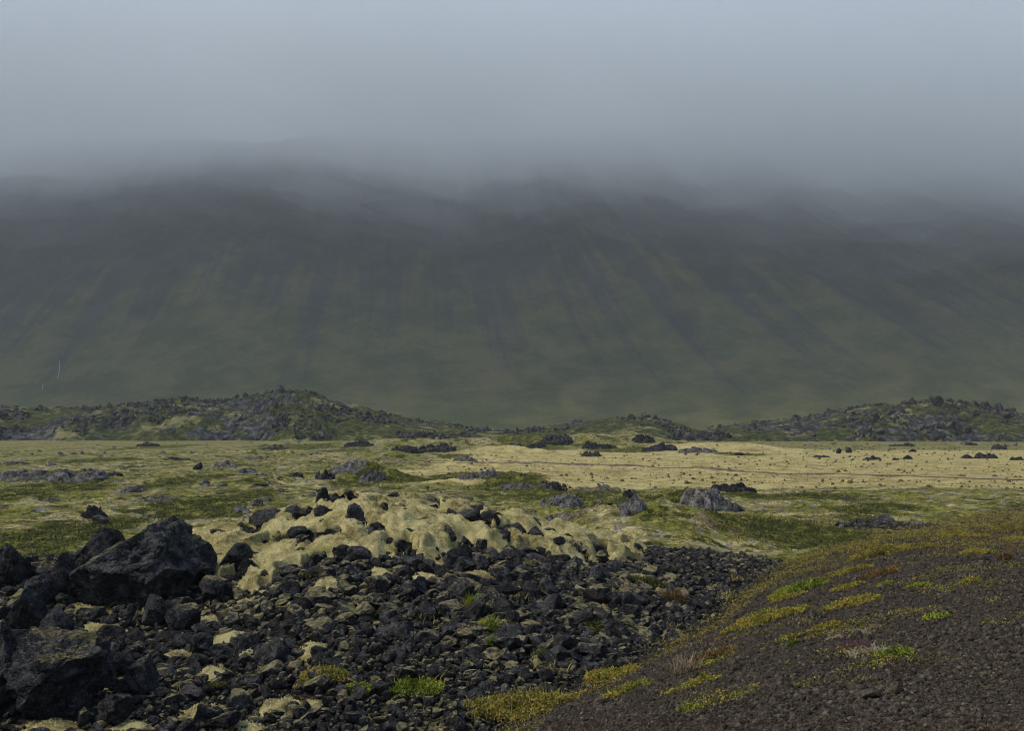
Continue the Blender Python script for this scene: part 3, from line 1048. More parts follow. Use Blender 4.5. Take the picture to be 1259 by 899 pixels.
cz, onm = top_at(cx, cy)
cz = cz - .06 + rng.uniform(-.05, .22, n) * size * 1.0 - np.where(onm, .22 * size, 0)
S = size[:, None] * .62 * np.stack([rng.uniform(.9, 1.35, n), rng.uniform(.8, 1.15, n), rng.uniform(.6, .98, n)], 1)
yaw, tx, ty = rng.uniform(0, 6.283, n), rng.normal(0, .35, n), rng.normal(0, .35, n)
mossn = n2(cx, cy, 2.6, 3, 41.0) + rng.normal(0, .22, n)
# projected place in the frame
ppx = W / 2 + F * cx / cy
rowv = (4 - cz) / cy
ppy = HORIZ + F * rowv
app = size / cy * (1.0 + .0 * cx)
inf = (ppx > 4) & (ppx < W - 4) & (ppy < Hh - 4)
app = np.where(inf, app, 0)
idx = np.argsort(-app)
NBIG = 236
big = idx[:NBIG]
small = idx[NBIG:]
protos = []
hold = {}
mats = ['bare', 'mossy_low', 'mossy']
GRP = 'loose lava stones of the rubble heap'


def zone(px, py):
    if px < 250:
        return 'left'
    if px > 720:
        return 'right'
    if py < 715:
        return 'top'
    if py < 800:
        return 'mid'
    return 'low'


ZTXT = {'left': 'among the big boulders and moss on the left', 'right': 'on the heap\'s right tail towards the gravel bank', 'top': 'just under the moss blanket\'s edge',
        'mid': 'in the middle of the rubble slope', 'low': 'low on the rubble slope near the bottom edge'}
MTXT = ['bare black angular stone', 'dark stone with patches of moss', 'dark stone under a pale moss cap']
for j, i in enumerate(big):
    mk_ = 0 if mossn[i] < -.10 else (1 if mossn[i] < .16 else 2)
    if ppy[i] > 760 and mk_ == 0 and rng.random() < .45:
        mk_ = 1
    ti = j % NT_
    key = (ti, mk_)
    if key not in hold:
        tv, tf = T4[ti]
        o = mk('lava_stone', tv, tf, MAT[mats[mk_]], {'rnd': np.full(len(tv), 0.0)})
        hold[key] = o
    else:
        o = hold[key].copy()
        col.objects.link(o)
    o.location = (cx[i], cy[i], cz[i] + .02)
    o.rotation_euler = (tx[i], ty[i], yaw[i])
    o.scale = S[i].tolist()
    tag(o, MTXT[mk_] + ' ' + ZTXT[zone(ppx[i], ppy[i])], 'rock', GRP + ', ' + MTXT[mk_].split(' stone')[0] + ', ' + zone(ppx[i], ppy[i]))

R = rotm(yaw, tx, ty)
Ps = np.stack([cx, cy, cz], 1)
rn = rng.uniform(0, 1, n)
for nm, sel in (('bare', small[mossn[small] < -.10]), ('mossy_low', small[(mossn[small] >= -.10) & (mossn[small] < .18)]), ('mossy', small[mossn[small] >= .18])):
    V, Fc, A = scatter(T3, Ps[sel], S[sel], R[sel], rn[sel])
    tag(mk('rubble', V, Fc, MAT[nm], {'rnd': A}), kind='stuff')
# chips between them
Nc = 30000
px_, py_ = rng.uniform(-14, 17, Nc), rng.uniform(11.2, 41, Nc)
uu = px_ / py_
tdd = toe_dist(px_, py_)
cdd, _ = crest_at(uu)
rm = rub_mask(px_, py_, tdd, uu, cdd)
ok = (rm > .25) & ~(moss_field(px_, py_) > .0) & (np.abs(uu) < .58)
px_, py_ = px_[ok], py_[ok]
m = len(px_)
s = rng.uniform(.02, .065, m) * (1 + .03 * py_)
zz = Hfun(px_, py_) - .07 + s * .3
V, Fc, A = scatter(T1, np.stack([px_, py_, zz], 1), s[:, None] * rng.uniform(.6, 1.3, (m, 3)), rotm(rng.uniform(0, 6.28, m), rng.normal(0, .6, m), rng.normal(0, .6, m)), rng.uniform(0, 1, m))
tag(mk('rubble', V, Fc, MAT['mossy_low'], {'rnd': A}, False), kind='stuff')

# ------------------------------------------------------------------ gravel of the bank
Ng = 190000
rr = 4.2 * (46 / 4.2) ** (rng.uniform(0, 1, Ng) ** 1.25)
aa = rng.uniform(-.12, .57, Ng)
px_, py_ = aa * rr, rr
tdd = toe_dist(px_, py_)
ok = (tdd > -.5) & (rng.uniform(0, 1, Ng) < sstep(-.6, .3, tdd))
px_, py_ = px_[ok], py_[ok]
m = len(px_)
s = np.minimum(np.exp(rng.normal(math.log(.0074), .6, m)), .024) * (1 + .035 * py_) * (.75 + .5 * sstep(-.2, .3, n2(px_, py_, 1.1, 3, 97.0)))
s = np.where(rng.uniform(0, 1, m) < .004, s * 2.6, s)
zz = Hfun(px_, py_) + s * .15
V, Fc, A = scatter(T1, np.stack([px_, py_, zz], 1), s[:, None] * rng.uniform(.65, 1.35, (m, 3)), rotm(rng.uniform(0, 6.28, m), rng.normal(0, .5, m), rng.normal(0, .5, m)), rng.uniform(0, 1, m))
tag(mk('gravel', V, Fc, MAT['stones'], {'rnd': A}, False), kind='stuff')


# ------------------------------------------------------------------ plants
def blades(P, hgt, wid, lean, tint, segs=2):
    """curved leaf blades: arrays of base points, heights, widths"""
    n = len(P)
    a = rng.uniform(0, 6.283, n)
    ld = np.stack([np.cos(a), np.sin(a)], 1) * (lean * rng.uniform(.3, 1.3, n))[:, None]
    b = a + 1.57 + rng.normal(0, .6, n)
    sd = np.stack([np.cos(b), np.sin(b), rng.normal(0, .25, n)], 1)
    V = np.zeros((n, 5, 3))
    for k, (t, wv) in enumerate(((0, .55), (.55, 1.0))):
        c = P.copy()
        c[:, :2] += ld * (t ** 1.6) * hgt[:, None]
        c[:, 2] += hgt * t * (1 - .25 * t)
        V[:, 2 * k] = c - sd * (wid * wv / 2)[:, None]
        V[:, 2 * k + 1] = c + sd * (wid * wv / 2)[:, None]
    c = P.copy()
    c[:, :2] += ld * hgt[:, None]
    c[:, 2] += hgt * .78
    V[:, 4] = c
    o = (np.arange(n) * 5)[:, None]
    F3 = np.concatenate([o + [[0, 1, 3]], o + [[0, 3, 2]], o + [[2, 3, 4]]], 1).reshape(-1, 3)
    return V.reshape(-1, 3), F3, np.repeat(tint, 5)


def leaves(P, size, tint):
    """small pointed leaves in every direction"""
    n = len(P)
    d = rng.normal(size=(n, 3)) * np.array([1, 1, .8]) + np.array([0, 0, .55])
    d /= np.linalg.norm(d, axis=1)[:, None]
    e = np.cross(d, rng.normal(size=(n, 3)))
    e /= np.linalg.norm(e, axis=1)[:, None]
    L = size[:, None]
    V = np.stack([P, P + d * L * .5 + e * L * .26, P + d * L, P + d * L * .5 - e * L * .26], 1)
    o = (np.arange(n) * 4)[:, None]
    F3 = np.concatenate([o + [[0, 1, 2]], o + [[0, 2, 3]]], 1).reshape(-1, 3)
    return V.reshape(-1, 3), F3, np.repeat(tint, 4)


def plant(name, px, py, wpx, hpx, mat, label, cat='plant', hgt=.13, dens=1.0, shift=0.0, group=None, spiky=0.0, width=.007, leaf=.024, lean=.6):
    p = hit(px, py - hpx * .45)
    d = p[1]
    a = wpx * .62 * d / F
    hd = float(np.clip(hpx * d / F * .62, .05, .30))
    b = .62 * a
    n = int(np.clip(4200 * dens * a * b * 4 + 300, 300, 9000))
    q = np.sqrt(rng.uniform(0, 1, n))
    th = rng.uniform(0, 6.283, n)
    x, y = q * np.cos(th) * a, q * np.sin(th) * b
    w = n2(x + p[0], y + p[1], max(a * .45, .10), 4, 50.0 + px * .01)
    k = (q + .85 * w) < .95
    x, y, q, w = x[k], y[k], q[k], w[k]
    n = len(x)
    zz, _ = top_at(x + p[0], y + p[1])
    h = hd * np.sqrt(np.clip(1.02 - q * q, .02, 1)) * (.75 + .9 * w)
    h = np.maximum(h, .015)
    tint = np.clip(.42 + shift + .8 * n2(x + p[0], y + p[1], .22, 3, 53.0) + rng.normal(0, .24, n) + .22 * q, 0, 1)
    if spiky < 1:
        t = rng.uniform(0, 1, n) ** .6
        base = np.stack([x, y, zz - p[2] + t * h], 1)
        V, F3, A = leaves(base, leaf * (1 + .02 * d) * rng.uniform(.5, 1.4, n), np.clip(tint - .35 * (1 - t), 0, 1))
    else:
        V, F3, A = np.zeros((0, 3)), np.zeros((0, 3), int), np.zeros(0)
    if spiky:
        m = int(n * min(spiky, 1) * .5)
        base = np.stack([x, y, zz - p[2]], 1)[:m]
        hh = (h[:m] + .35 * hgt) * np.exp(rng.normal(0, .35, m))
        V2, F2, A2 = blades(base, hh, width * (1 + .02 * d) * rng.uniform(.6, 1.4, m), np.full(m, lean), tint[:m])
        F3 = np.concatenate([F3, F2 + len(V)])
        V = np.concatenate([V, V2])
        A = np.concatenate([A, A2])
    o = mk(name, V, F3, mat, {'tint': A}, False, None, p.tolist())
    tag(o, label, cat, group)
    return o


MAT['moss_tuft'] = leaf_material('woolly_moss_tips', [(.0, (.11, .085, .03)), (.35, (.36, .305, .115)), (.65, (.60, .53, .24)), (1, (.70, .64, .34))], 1.0)
k = rng.integers(0, len(MOSSPTS), 110000)
P = MOSSPTS[k] + rng.uniform(-.03, .03, (len(k), 3)) * np.array([1, 1, .15])
P[:, 2] -= .008
tn = np.clip(.55 + .55 * n2(P[:, 0], P[:, 1], .45, 4, 151.0) + rng.normal(0, .19, len(k)), 0, 1)
V, F3, A = leaves(P, rng.uniform(.014, .040, len(k)), tn)
tag(mk('moss', V, F3, MAT['moss_tuft'], {'tint': A}, False), kind='stuff')

Gn, Yl, Ru, Dk, Dr, Pu, Ol = (MAT['leaf_' + k] for k in ('green', 'yellow', 'rust', 'dark', 'dry', 'purple', 'olive'))
LP = [
    (940, 776, 92, 24, Yl, 'large yellow-green cushion plant where the gravel bank meets the rubble', .16),
    (982, 736, 64, 20, Gn, 'bright green cushion plant above the large yellow-green one on the bank', .16),
    (968, 741, 40, 10, Ol, 'olive fringe of plants in front of the bright green cushion', .1),
    (1040, 712, 54, 14, Ol, 'olive-brown clump high on the bank above the middle cushions', .14),
    (1076, 694, 56, 22, Ol, 'broad olive patch of heath nearest the dark green hollow', .16),
    (1085, 714, 44, 16, Ru, 'rust-tinged olive clump below the broad olive patch', .14),
    (1090, 724, 18, 9, Gn, 'small deep green tuft under the rust-tinged clump', .12),
    (1041, 729, 36, 11, Yl, 'small yellow-green mat between the olive clumps', .1),
    (1014, 779, 36, 13, Yl, 'yellowish tuft right of the large cushion plant', .12),
    (972, 793, 30, 14, Ol, 'half-brown tuft under the large cushion plant', .12),
    (975, 797, 12, 6, Gn, 'fresh green sprig in front of the half-brown tuft', .1),
    (1048, 752, 62, 18, Yl, 'long diagonal yellow-green mat in the middle of the bank', .11),
    (1098, 817, 44, 20, Gn, 'vivid green clump with dry grass behind it on the bare gravel', .15),
    (1152, 767, 30, 12, Gn, 'isolated green tuft on the right of the gravel bank', .12),
    (1130, 728, 26, 12, Gn, 'green tuft halfway up the right part of the bank', .12),
    (1194, 721, 20, 10, Yl, 'small yellow-green tuft near the rusty spiky plant', .12),
    (1203, 687, 38, 13, Yl, 'yellow-green cushion high on the bank at right', .14),
    (1240, 656, 40, 10, Ol, 'olive mat at the top right of the bank', .14),
    (1235, 696, 14, 16, Ru, 'rusty spiky plant standing on the bank at right', .24),
    (1180, 664, 60, 10, Ol, 'wide olive mat along the upper bank', .14),
    (1120, 680, 60, 11, Ol, 'olive mat left of the high yellow-green cushion', .13),
    (1246, 668, 30, 8, Yl, 'yellowish strip below the top right olive mat', .1),
    (877, 820, 54, 22, Ru, 'rust and green clump at the foot of the bank', .16),
    (868, 824, 26, 10, Gn, 'green leafy edge of the rust clump', .12),
    (862, 847, 40, 14, Yl, 'slanting yellow-green tuft below the rust clump', .13),
    (847, 878, 26, 10, Gn, 'little green tuft low on the gravel', .1),
    (752, 844, 62, 22, Yl, 'yellow-green bushy clump at the edge of the rubble', .17),
    (770, 860, 58, 18, Yl, 'second bushy clump touching the gravel, just below its neighbour', .15),
    (640, 893, 116, 36, Ol, 'wide tawny clump at the bottom edge between rubble and gravel', .2),
    (742, 778, 62, 14, Dk, 'dark green mat among the rubble stones above the bushy clumps', .12),
    (790, 727, 52, 16, Dk, 'deep green mat in the upper right rubble', .14),
    (828, 744, 26, 14, Ru, 'brown-red spiky tuft right of the deep green mat', .18),
    (667, 813, 28, 13, Dk, 'dark green tuft between stones left of the bushy clumps', .13),
    (606, 777, 36, 12, Gn, 'light green sprigs between stones in mid rubble', .14),
    (452, 761, 20, 10, Gn, 'small yellow-green tuft alone in the rubble', .13),
    (398, 844, 56, 22, Yl, 'yellow-green tuft in the lower left rubble', .18),
    (442, 857, 34, 16, Gn, 'green tuft between the two larger lower tufts', .15),
    (513, 860, 60, 24, Gn, 'rich green grassy tuft in the lower rubble', .18),
    (580, 756, 14, 20, Gn, 'upright leafy sprig growing between black stones', .26),
    (606, 800, 14, 14, Gn, 'single fresh green sprig below the light green sprigs', .18),
    (224, 714, 32, 18, Dk, 'green moss grass clump under the layered boulder', .16),
    (267, 850, 20, 10, Dk, 'small green tuft right of the tilted dark boulder', .12),
    (32, 770, 14, 10, Dk, 'dark green tuft on the moss at the far left', .1),
    (330, 678, 24, 8, Dk, 'little green patch at the lower fold of moss', .08),
    (385, 712, 34, 12, Dk, 'mossy green patch below the moss blanket', .1),
]
for k, (px, py, w, h, m, lab, hg) in enumerate(LP):
    plant('low_plant', px, py, w, h, m, lab, 'plant', hgt=hg, spiky=.9 if 'spik' in lab or 'sprig' in lab else (.12 if 'grassy' in lab or 'tawny' in lab else .04))
plant('dry_grass_tuft', 1066, 812, 44, 14, Dr, 'pale dry grass tuft left of the vivid green clump', 'grass', hgt=.07, dens=.6, spiky=1, lean=1.6)
plant('dry_grass_tuft', 842, 836, 34, 18, Dr, 'straw dry grass tuft at the foot of the bank', 'grass', hgt=.2, dens=.6, spiky=1, lean=.9)
plant('dry_grass_tuft', 1045, 786, 50, 8, Dr, 'flattened whitish dry grass streak by the purple heather', 'grass', hgt=.06, dens=.5, spiky=1, lean=1.6)
plant('heather_patch', 1044, 798, 38, 8, Pu, 'purple flowering heather creeping on the open gravel', 'heather', hgt=.07, leaf=.014)
plant('heather_patch', 880, 793, 32, 9, Pu, 'purple flowering heather at the edge of the rubble', 'heather', hgt=.08, leaf=.014)


# heath and grass nobody could count
def grass_field(Ncand, x0, x1, y0, y1, maskf, mat, hg, wd, lean, shift=0.0, geo=False, leafy=0):
    if geo:
        y = y0 * (y1 / y0) ** rng.uniform(0, 1, Ncand)
        x = rng.uniform(-.56, .56, Ncand) * y
    else:
        x, y = rng.uniform(x0, x1, Ncand), rng.uniform(y0, y1, Ncand)
    k = (rng.uniform(0, 1, Ncand) < maskf(x, y)) & (np.abs(x / y) < .57)
    x, y = x[k], y[k]
    z = Hfun(x, y)
    n = len(x)
    w = n2(x, y, .9, 3, 61.0)
    h = hg * np.exp(rng.normal(0, .35, n)) * (1 + .6 * w)
    tint = np.clip(.45 + shift + .6 * w + rng.normal(0, .2, n), 0, 1)
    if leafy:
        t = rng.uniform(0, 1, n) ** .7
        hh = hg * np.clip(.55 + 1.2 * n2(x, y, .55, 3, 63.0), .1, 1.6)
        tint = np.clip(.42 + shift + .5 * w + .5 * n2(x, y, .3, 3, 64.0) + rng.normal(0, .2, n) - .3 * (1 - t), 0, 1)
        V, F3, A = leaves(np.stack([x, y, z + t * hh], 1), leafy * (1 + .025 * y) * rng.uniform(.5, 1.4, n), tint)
        tag(mk('heath', V, F3, mat, {'tint': A}, False), kind='stuff')
        return
    V, F3, A = blades(np.stack([x, y, z - .01], 1), h, wd * rng.uniform(.6, 1.4, n) * (1 + y * .03), np.full(n, lean), tint)
    tag(mk('grass', V, F3, mat, {'tint': A}, False), kind='stuff')


def _mask_green(x, y):
    t = toe_dist(x, y)
    u = x / y
    cd, _ = crest_at(u)
    return green_mask(x, y) ** 1.5 * (rub_mask(x, y, t, u, cd) < .3) * (n2(x, y, 1.3, 3, 71.0) > -.25) * (t < .2)


def _mask_turf(x, y):
    t = toe_dist(x, y)
    u = x / y
    cd, _ = crest_at(u)
    return .9 * (rub_mask(x, y, t, u, cd) < .2) * (n2(x, y, 2.2, 4, 75.0) > .08) * (t < 0) * (1 - green_mask(x, y))


def _mask_verge(x, y):
    t = toe_dist(x, y)
    v = sstep(-.5, .1, t) * sstep(12, 4.0, t) * sstep(19, 30, y) + sstep(.6, .2, np.abs(t - .2)) * .5
    return v * (n2(x, y, 1.25, 4, 81.0) > -.12 + .022 * t)


def _mask_bank(x, y):
    t = toe_dist(x, y)
    return (t > 0) * sstep(9, 2.5, t) * (n2(x, y, 1.1, 4, 85.0) + .5 * n2(x, y, 4, 2, 86.0) > .20 - .12 * sstep(14, 28, y) + .010 * t)


def _mask_sprout(x, y):
    t = toe_dist(x, y)
    return .8 * (t > .2) * (n2(x, y, .8, 4, 91.0) > .36)


def _mask_litter(x, y):
    t = toe_dist(x, y)
    return .75 * (t > .1) * sstep(-.05, .35, n2(x, y, 1.3, 5, 93.0, .65))


def _mask_rub(x, y):
    t = toe_dist(x, y)
    u = x / y
    cd, _ = crest_at(u)
    return (rub_mask(x, y, t, u, cd) > .5) * (n2(x, y, 1.6, 4, 95.0) > .30) * (y > 12)


grass_field(260000, 0, 0, 26, 75, _mask_green, Dk, .085, .010, .8, .05, True)
grass_field(120000, 0, 0, 28, 110, _mask_turf, Ol, .09, .010, .9, .0, True)
grass_field(420000, 0, 30, 12, 56, _mask_verge, Ol, .13, 0, 0, .03, True, .022)
grass_field(420000, 0, 30, 8, 42, _mask_bank, Ol, .10, 0, 0, .05, True, .018)
grass_field(30000, 0, 30, 12, 56, _mask_verge, Ru, .10, .008, .8, .05, True)
grass_field(60000, 0, 14, 5, 24, _mask_sprout, Ol, .035, .006, .9, .1)
grass_field(90000, 0, 14, 4.6, 30, _mask_litter, Ru, .02, .005, 2.2, .1, True)
grass_field(40000, -10, 8, 12, 30, _mask_rub, Ol, .09, .010, .8, .0)

# dark dots of dwarf scrub on the pale flat
Ns = 2200
y = 58 * (230 / 58) ** rng.uniform(0, 1, Ns)
x = rng.uniform(-.25, .56, Ns) * y
k = toe_dist(x, y) < -1
x, y = x[k], y[k]
m = len(x)
s = np.minimum(np.exp(rng.normal(math.log(.04), .5, m)), .1) * (1 + .008 * y)
V, Fc, A = scatter(T1, np.stack([x, y, Hfun(x, y) + s * .2], 1), s[:, None] * rng.uniform(.7, 1.4, (m, 3)), rotm(rng.uniform(0, 6, m), rng.normal(0, .3, m), rng.normal(0, .3, m)), rng.uniform(0, 1, m))
tag(mk('ground_scrub', V, Fc, plain_mat('dwarf_scrub', [(.3, (.05, .045, .014)), (.7, (.15, .12, .05))], 9, .05), {'rnd': A}, False), kind='stuff')

# small lava debris on the rough parts of the plain
Ns = 3000
y = 36 * (245 / 36) ** rng.uniform(0, 1, Ns)
x = rng.uniform(-.56, .56, Ns) * y
rk = n2(x, y, 9, 3, 55.0)
far_ = (y > 140) & (x > -.14 * y) & (x < .26 * y)
k = ((rk > .16) | (far_ & (rk > -.12))) & (toe_dist(x, y) < -1) & ~((y > 58) & (y < 165) & (x > -.14 * y))
x, y = x[k], y[k]
m = len(x)
s = np.minimum(np.exp(rng.normal(math.log(.12), .5, m)), .26) * (1 + .010 * y)
V, Fc, A = scatter(T2, np.stack([x, y, Hfun(x, y) - s * .05], 1), s[:, None] * rng.uniform(.6, 1.3, (m, 3)) * np.array([1.3, 1, .8]), rotm(rng.uniform(0, 6, m), rng.normal(0, .3, m), rng.normal(0, .3, m)), rng.uniform(0, 1, m))
tag(mk('lava_debris', V, Fc, MAT['grey'], {'rnd': A}, False), kind='stuff')

# ------------------------------------------------------------------ track across the flat
TR = [(470, 573), (560, 573.5), (640, 574), (700, 574.5), (780, 576), (860, 579), (960, 583.5), (1060, 586.5), (1160, 589), (1300, 593)]
tp = np.array([(ray(a, b)[0] * -4 / ray(a, b)[2], -4 / ray(a, b)[2]) for a, b in TR])
tt = np.linspace(0, len(tp) - 1, 500)
tx_ = np.interp(tt, np.arange(len(tp)), tp[:, 0])
ty_ = np.interp(tt, np.arange(len(tp)), tp[:, 1]) + .35 * n2(tt * 1.0, tt * 0, .7, 3, 5.0)
rows = []
for w_, dz in ((-1.2, -.03), (-.8, .04), (-.3, .01), (.3, .05), (.8, .02), (1.2, -.03)):
    wy = ty_ + w_ * (1 + .25 * n2(tt, tt * 0 + w_, .3, 2, 6.0))
    zz = Hfun(tx_, wy) + dz + .03
    rows.append(np.stack([tx_, wy, zz], 1))
V = np.stack(rows, 0).reshape(-1, 3)
tag(mk('path', V, grid_faces(len(rows), len(tt))[:, ::-1], MAT['track']), kind='structure')

# ------------------------------------------------------------------ lava hills beyond the plain
SKY = [(-200, 500), (0, 499), (60, 505), (110, 503), (150, 501), (180, 500), (215, 494), (260, 493), (300, 490), (335, 485), (380, 491), (420, 497), (460, 506), (500, 516), (560, 523), (600, 530), (640, 531),
       (680, 523), (740, 516), (800, 514), (830, 521), (860, 529), (900, 523), (950, 517), (1000, 512), (1050, 504), (1080, 498), (1110, 494), (1150, 490), (1200, 499), (1230, 506), (1259, 510), (1330, 520), (1500, 512)]
su = np.array([ray(a, b)[0] for a, b in SKY])
sv = np.array([ray(a, b)[2] for a, b in SKY])
NA, NS = 1500, 150
hu = np.linspace(-.75, .75, NA)
hs = np.linspace(0, 1, NS)
HU, HS = np.meshgrid(hu, hs, indexing='ij')
D_near = 262 + 22 * n2(hu * 1000, hu * 0, 90, 3, 77.0) + 18 * sstep(.1, -.1, hu)
DD = D_near[:, None] + HS * 165
hx, hy = (HU * DD).ravel(), DD.ravel()
elev = np.interp(hu, su, sv)
peakz = 4 + (elev * (D_near + 60))
prof = np.interp(HS, [0, .04, .14, .36, .6, 1], [-.1, .12, .55, 1.0, .75, -.2])
zz = (peakz[:, None] * prof).ravel()
rug = sstep(-.05, .25, n2(hx, hy, 38, 3, 66.0) + .1)
zz = zz * (1 + .26 * n2(hx, hy, 26, 3, 62.0)) + (peakz[:, None] * np.ones_like(HS)).ravel() / 14 * sstep(0, .1, HS.ravel()) * (1.7 * n2(hx, hy, 9, 4, 63.0, .6, True) + 1.3 * rug * n2(hx, hy, 3.0, 3, 64.0, .65, True) - .4)
zz = np.where(HS.ravel() > .97, -3, zz)
zz = np.where(HS.ravel() < .01, -1.5, zz)
tag(mk('hills', np.stack([hx, hy, zz], 1), grid_faces(NA, NS), MAT['hill'], {'rocky': rug * .5 - .12}), kind='structure')
# broken crags over the hills
zg = zz.reshape(NA, NS)
Nk = 15000
iu = rng.integers(20, NA - 20, Nk)
is_ = rng.integers(3, 75, Nk)
kx, ky, kz = hx.reshape(NA, NS)[iu, is_], hy.reshape(NA, NS)[iu, is_], zg[iu, is_]
cl = n2(kx, ky, 24, 4, 66.0) + .6 * n2(kx, ky, 8, 3, 68.0)
k = (cl > .08) & (kz > .3)
kx, ky, kz, cl = kx[k], ky[k], kz[k], cl[k]
m = len(kx)
s = np.minimum(np.exp(rng.normal(math.log(.36), .5, m)) * (1 + 2.0 * np.clip(cl, 0, .6)), np.where(kx > 10, 1.9, 1.25))
V, Fc, A = scatter(T2, np.stack([kx, ky, kz + s * .1], 1), s[:, None] * np.stack([rng.uniform(.7, 1.3, m), rng.uniform(.7, 1.3, m), rng.uniform(.6, 1.5, m)], 1), rotm(rng.uniform(0, 6, m), rng.normal(0, .4, m), rng.normal(0, .4, m)), rng.uniform(0, 1, m))
tag(mk('lava_debris', V, Fc, MAT['crag'], {'rnd': A}, False), kind='stuff')

# ------------------------------------------------------------------ mountain
NX, NY = 900, 300
mxs = np.linspace(-2600, 2600, NX)
mys = np.concatenate([np.linspace(560, 1900, 240), np.linspace(1900, 3000, 60)])
MX, MY = np.meshgrid(mxs, mys, indexing='ij')
X, Y = MX.ravel(), MY.ravel()
toe = 830 + 90 * n2(X, X * 0, 700, 3, 31.0) - .06 * X
s_ = Y - toe
zb = .72 * (np.sqrt(np.maximum(s_ + 40, 0) ** 2 * (s_ > -40) + 210 ** 2) - 210)
lean = .15 + .8 * sstep(-150, 450, X)
xr = X + lean * zb
rib = n2(xr, zb * .25, 150, 4, 33.0, .5, True)
fine = n2(xr, zb * .2, 42, 4, 35.0, .55, True)
big_ = n2(xr, zb * .3, 420, 3, 37.0)
amp = sstep(15, 190, zb)
z = zb + amp * (26 * rib + 10 * fine + 26 * big_)
z = smin(z, 520 + 20 * n2(X, Y, 150, 3, 39.0), 60)
z = np.where(zb < 1, z - 4, z)
tag(mk('mountain', np.stack([X, Y, z], 1), grid_faces(NX, NY)[:, ::-1], MAT['mountain'],
       {'rib': rib * .6 + fine * .4, 'alt': np.clip(zb / 420, 0, 1), 'sx': xr / 38, 'sy': zb / 420}), kind='structure')
zgrid = z.reshape(NX, NY)


def mtn_hit(px, py):
    r = ray(px, py)
    st = np.linspace(620, 2600, 3000)
    xx, zz_ = r[0] * st, 4 + r[2] * st
    fi = np.clip(((xx - mxs[0]) / (mxs[1] - mxs[0])).astype(int), 0, NX - 1)
    fj = np.clip(np.searchsorted(mys, st), 0, NY - 1)
    k = np.argmax(zz_ <= zgrid[fi, fj])
    return np.array([xx[k], st[k] - 2, zz_[k]])


def brook(pts, wpx, label):
    P = np.array([mtn_hit(a, b) for a, b in pts])
    t = np.linspace(0, len(P) - 1, 24)
    Q = np.stack([np.interp(t, np.arange(len(P)), P[:, c]) for c in range(3)], 1)
    Q[:, 0] += 1.2 * n2(t, t * 0, .9, 2, px_seed := float(pts[0][0]))
    w = wpx * P[0][1] / F * (.5 + .5 * np.abs(np.sin(t * 2.1)))
    L = Q.copy(); L[:, 0] -= w / 2
    Rr = Q.copy(); Rr[:, 0] += w / 2
    C = Q.copy(); C[:, 1] -= .8; C[:, 2] += .4
    V = np.stack([L, C, Rr], 0).reshape(-1, 3)
    tag(mk('waterfall', V, grid_faces(3, len(t)), MAT['water']), label, 'waterfall')


brook([(75, 444), (74, 456), (72, 466)], .4, 'upper thread of white water on the lower left mountainside')
brook([(58, 472), (54, 474), (53, 479)], .5, 'lower short spill of white water on the left mountainside')


# ------------------------------------------------------------------ low cloud lying on the mountain, and haze
def volume_mat(name, colr, dens, aniso=.0):
    m = bpy.data.materials.new(name)
    m.use_nodes = True
    t = m.node_tree
    t.nodes.clear()
    o = t.nodes.new('ShaderNodeOutputMaterial')
    v = t.nodes.new('ShaderNodeVolumePrincipled')
    v.inputs['Color'].default_value = (*colr, 1)
    v.inputs['Density'].default_value = dens
    v.inputs['Anisotropy'].default_value = aniso
    t.links.new(v.outputs[0], o.inputs['Volume'])
    return m


def cloud_bank(name, drop, dens, seed, amp, y0):  # one volume layer of the low cloud that veils the mountain top
    nx, ny = 240, 110
    fx = np.linspace(-3600, 3600, nx)
    fy = np.concatenate([np.linspace(760, 1700, 85), np.linspace(1700, 3100, 26)[1:]])
    ny = len(fy)
    FX, FY = np.meshgrid(fx, fy, indexing='ij')
    x, y = FX.ravel(), FY.ravel()
    pts = [(-900, 240), (0, 206), (120, 196), (230, 178), (340, 178), (430, 202), (560, 224), (680, 210), (800, 232), (900, 252), (1000, 280), (1110, 262), (1200, 300), (1259, 322), (1500, 325), (2200, 320)]
    bx = np.array([(a - W / 2) / F * 1330 for a, b in pts])
    bz = np.array([(HORIZ - b) / F * 1330 for a, b in pts])
    base = np.interp(x, bx, bz) - drop
    base = base + amp * n2(x, y, 230, 4, seed, .55) + amp * .5 * n2(x, y * .6, 75, 3, seed + 3)
    base = base + 1.3 * np.maximum(0, y0 - y)
    top = 610 + 50 * n2(x, y, 300, 3, seed + 7)
    base = np.minimum(base, top - 1)
    V = np.concatenate([np.stack([x, y, base], 1), np.stack([x, y, top], 1)])
    f = grid_faces(nx, ny)
    fb = f + nx * ny
    side = []
    I = lambda i, j: i * ny + j
    n0 = nx * ny
    for i in range(nx - 1):
        for j in (0, ny - 1):
            a, b = I(i, j), I(i + 1, j)
            side.append((a, b, b + n0, a + n0) if j == 0 else (b, a, a + n0, b + n0))
    for j in range(ny - 1):
        for i in (0, nx - 1):
            a, b = I(i, j), I(i, j + 1)
            side.append((b, a, a + n0, b + n0) if i == 0 else (a, b, b + n0, a + n0))
    Fc = np.concatenate([f, fb[:, ::-1], np.array(side)])
    o = mk(name, V, Fc, volume_mat(name + '_vapour', (.966, .988, 1.0), dens), None, True)
    tag(o, kind='stuff')
    return o


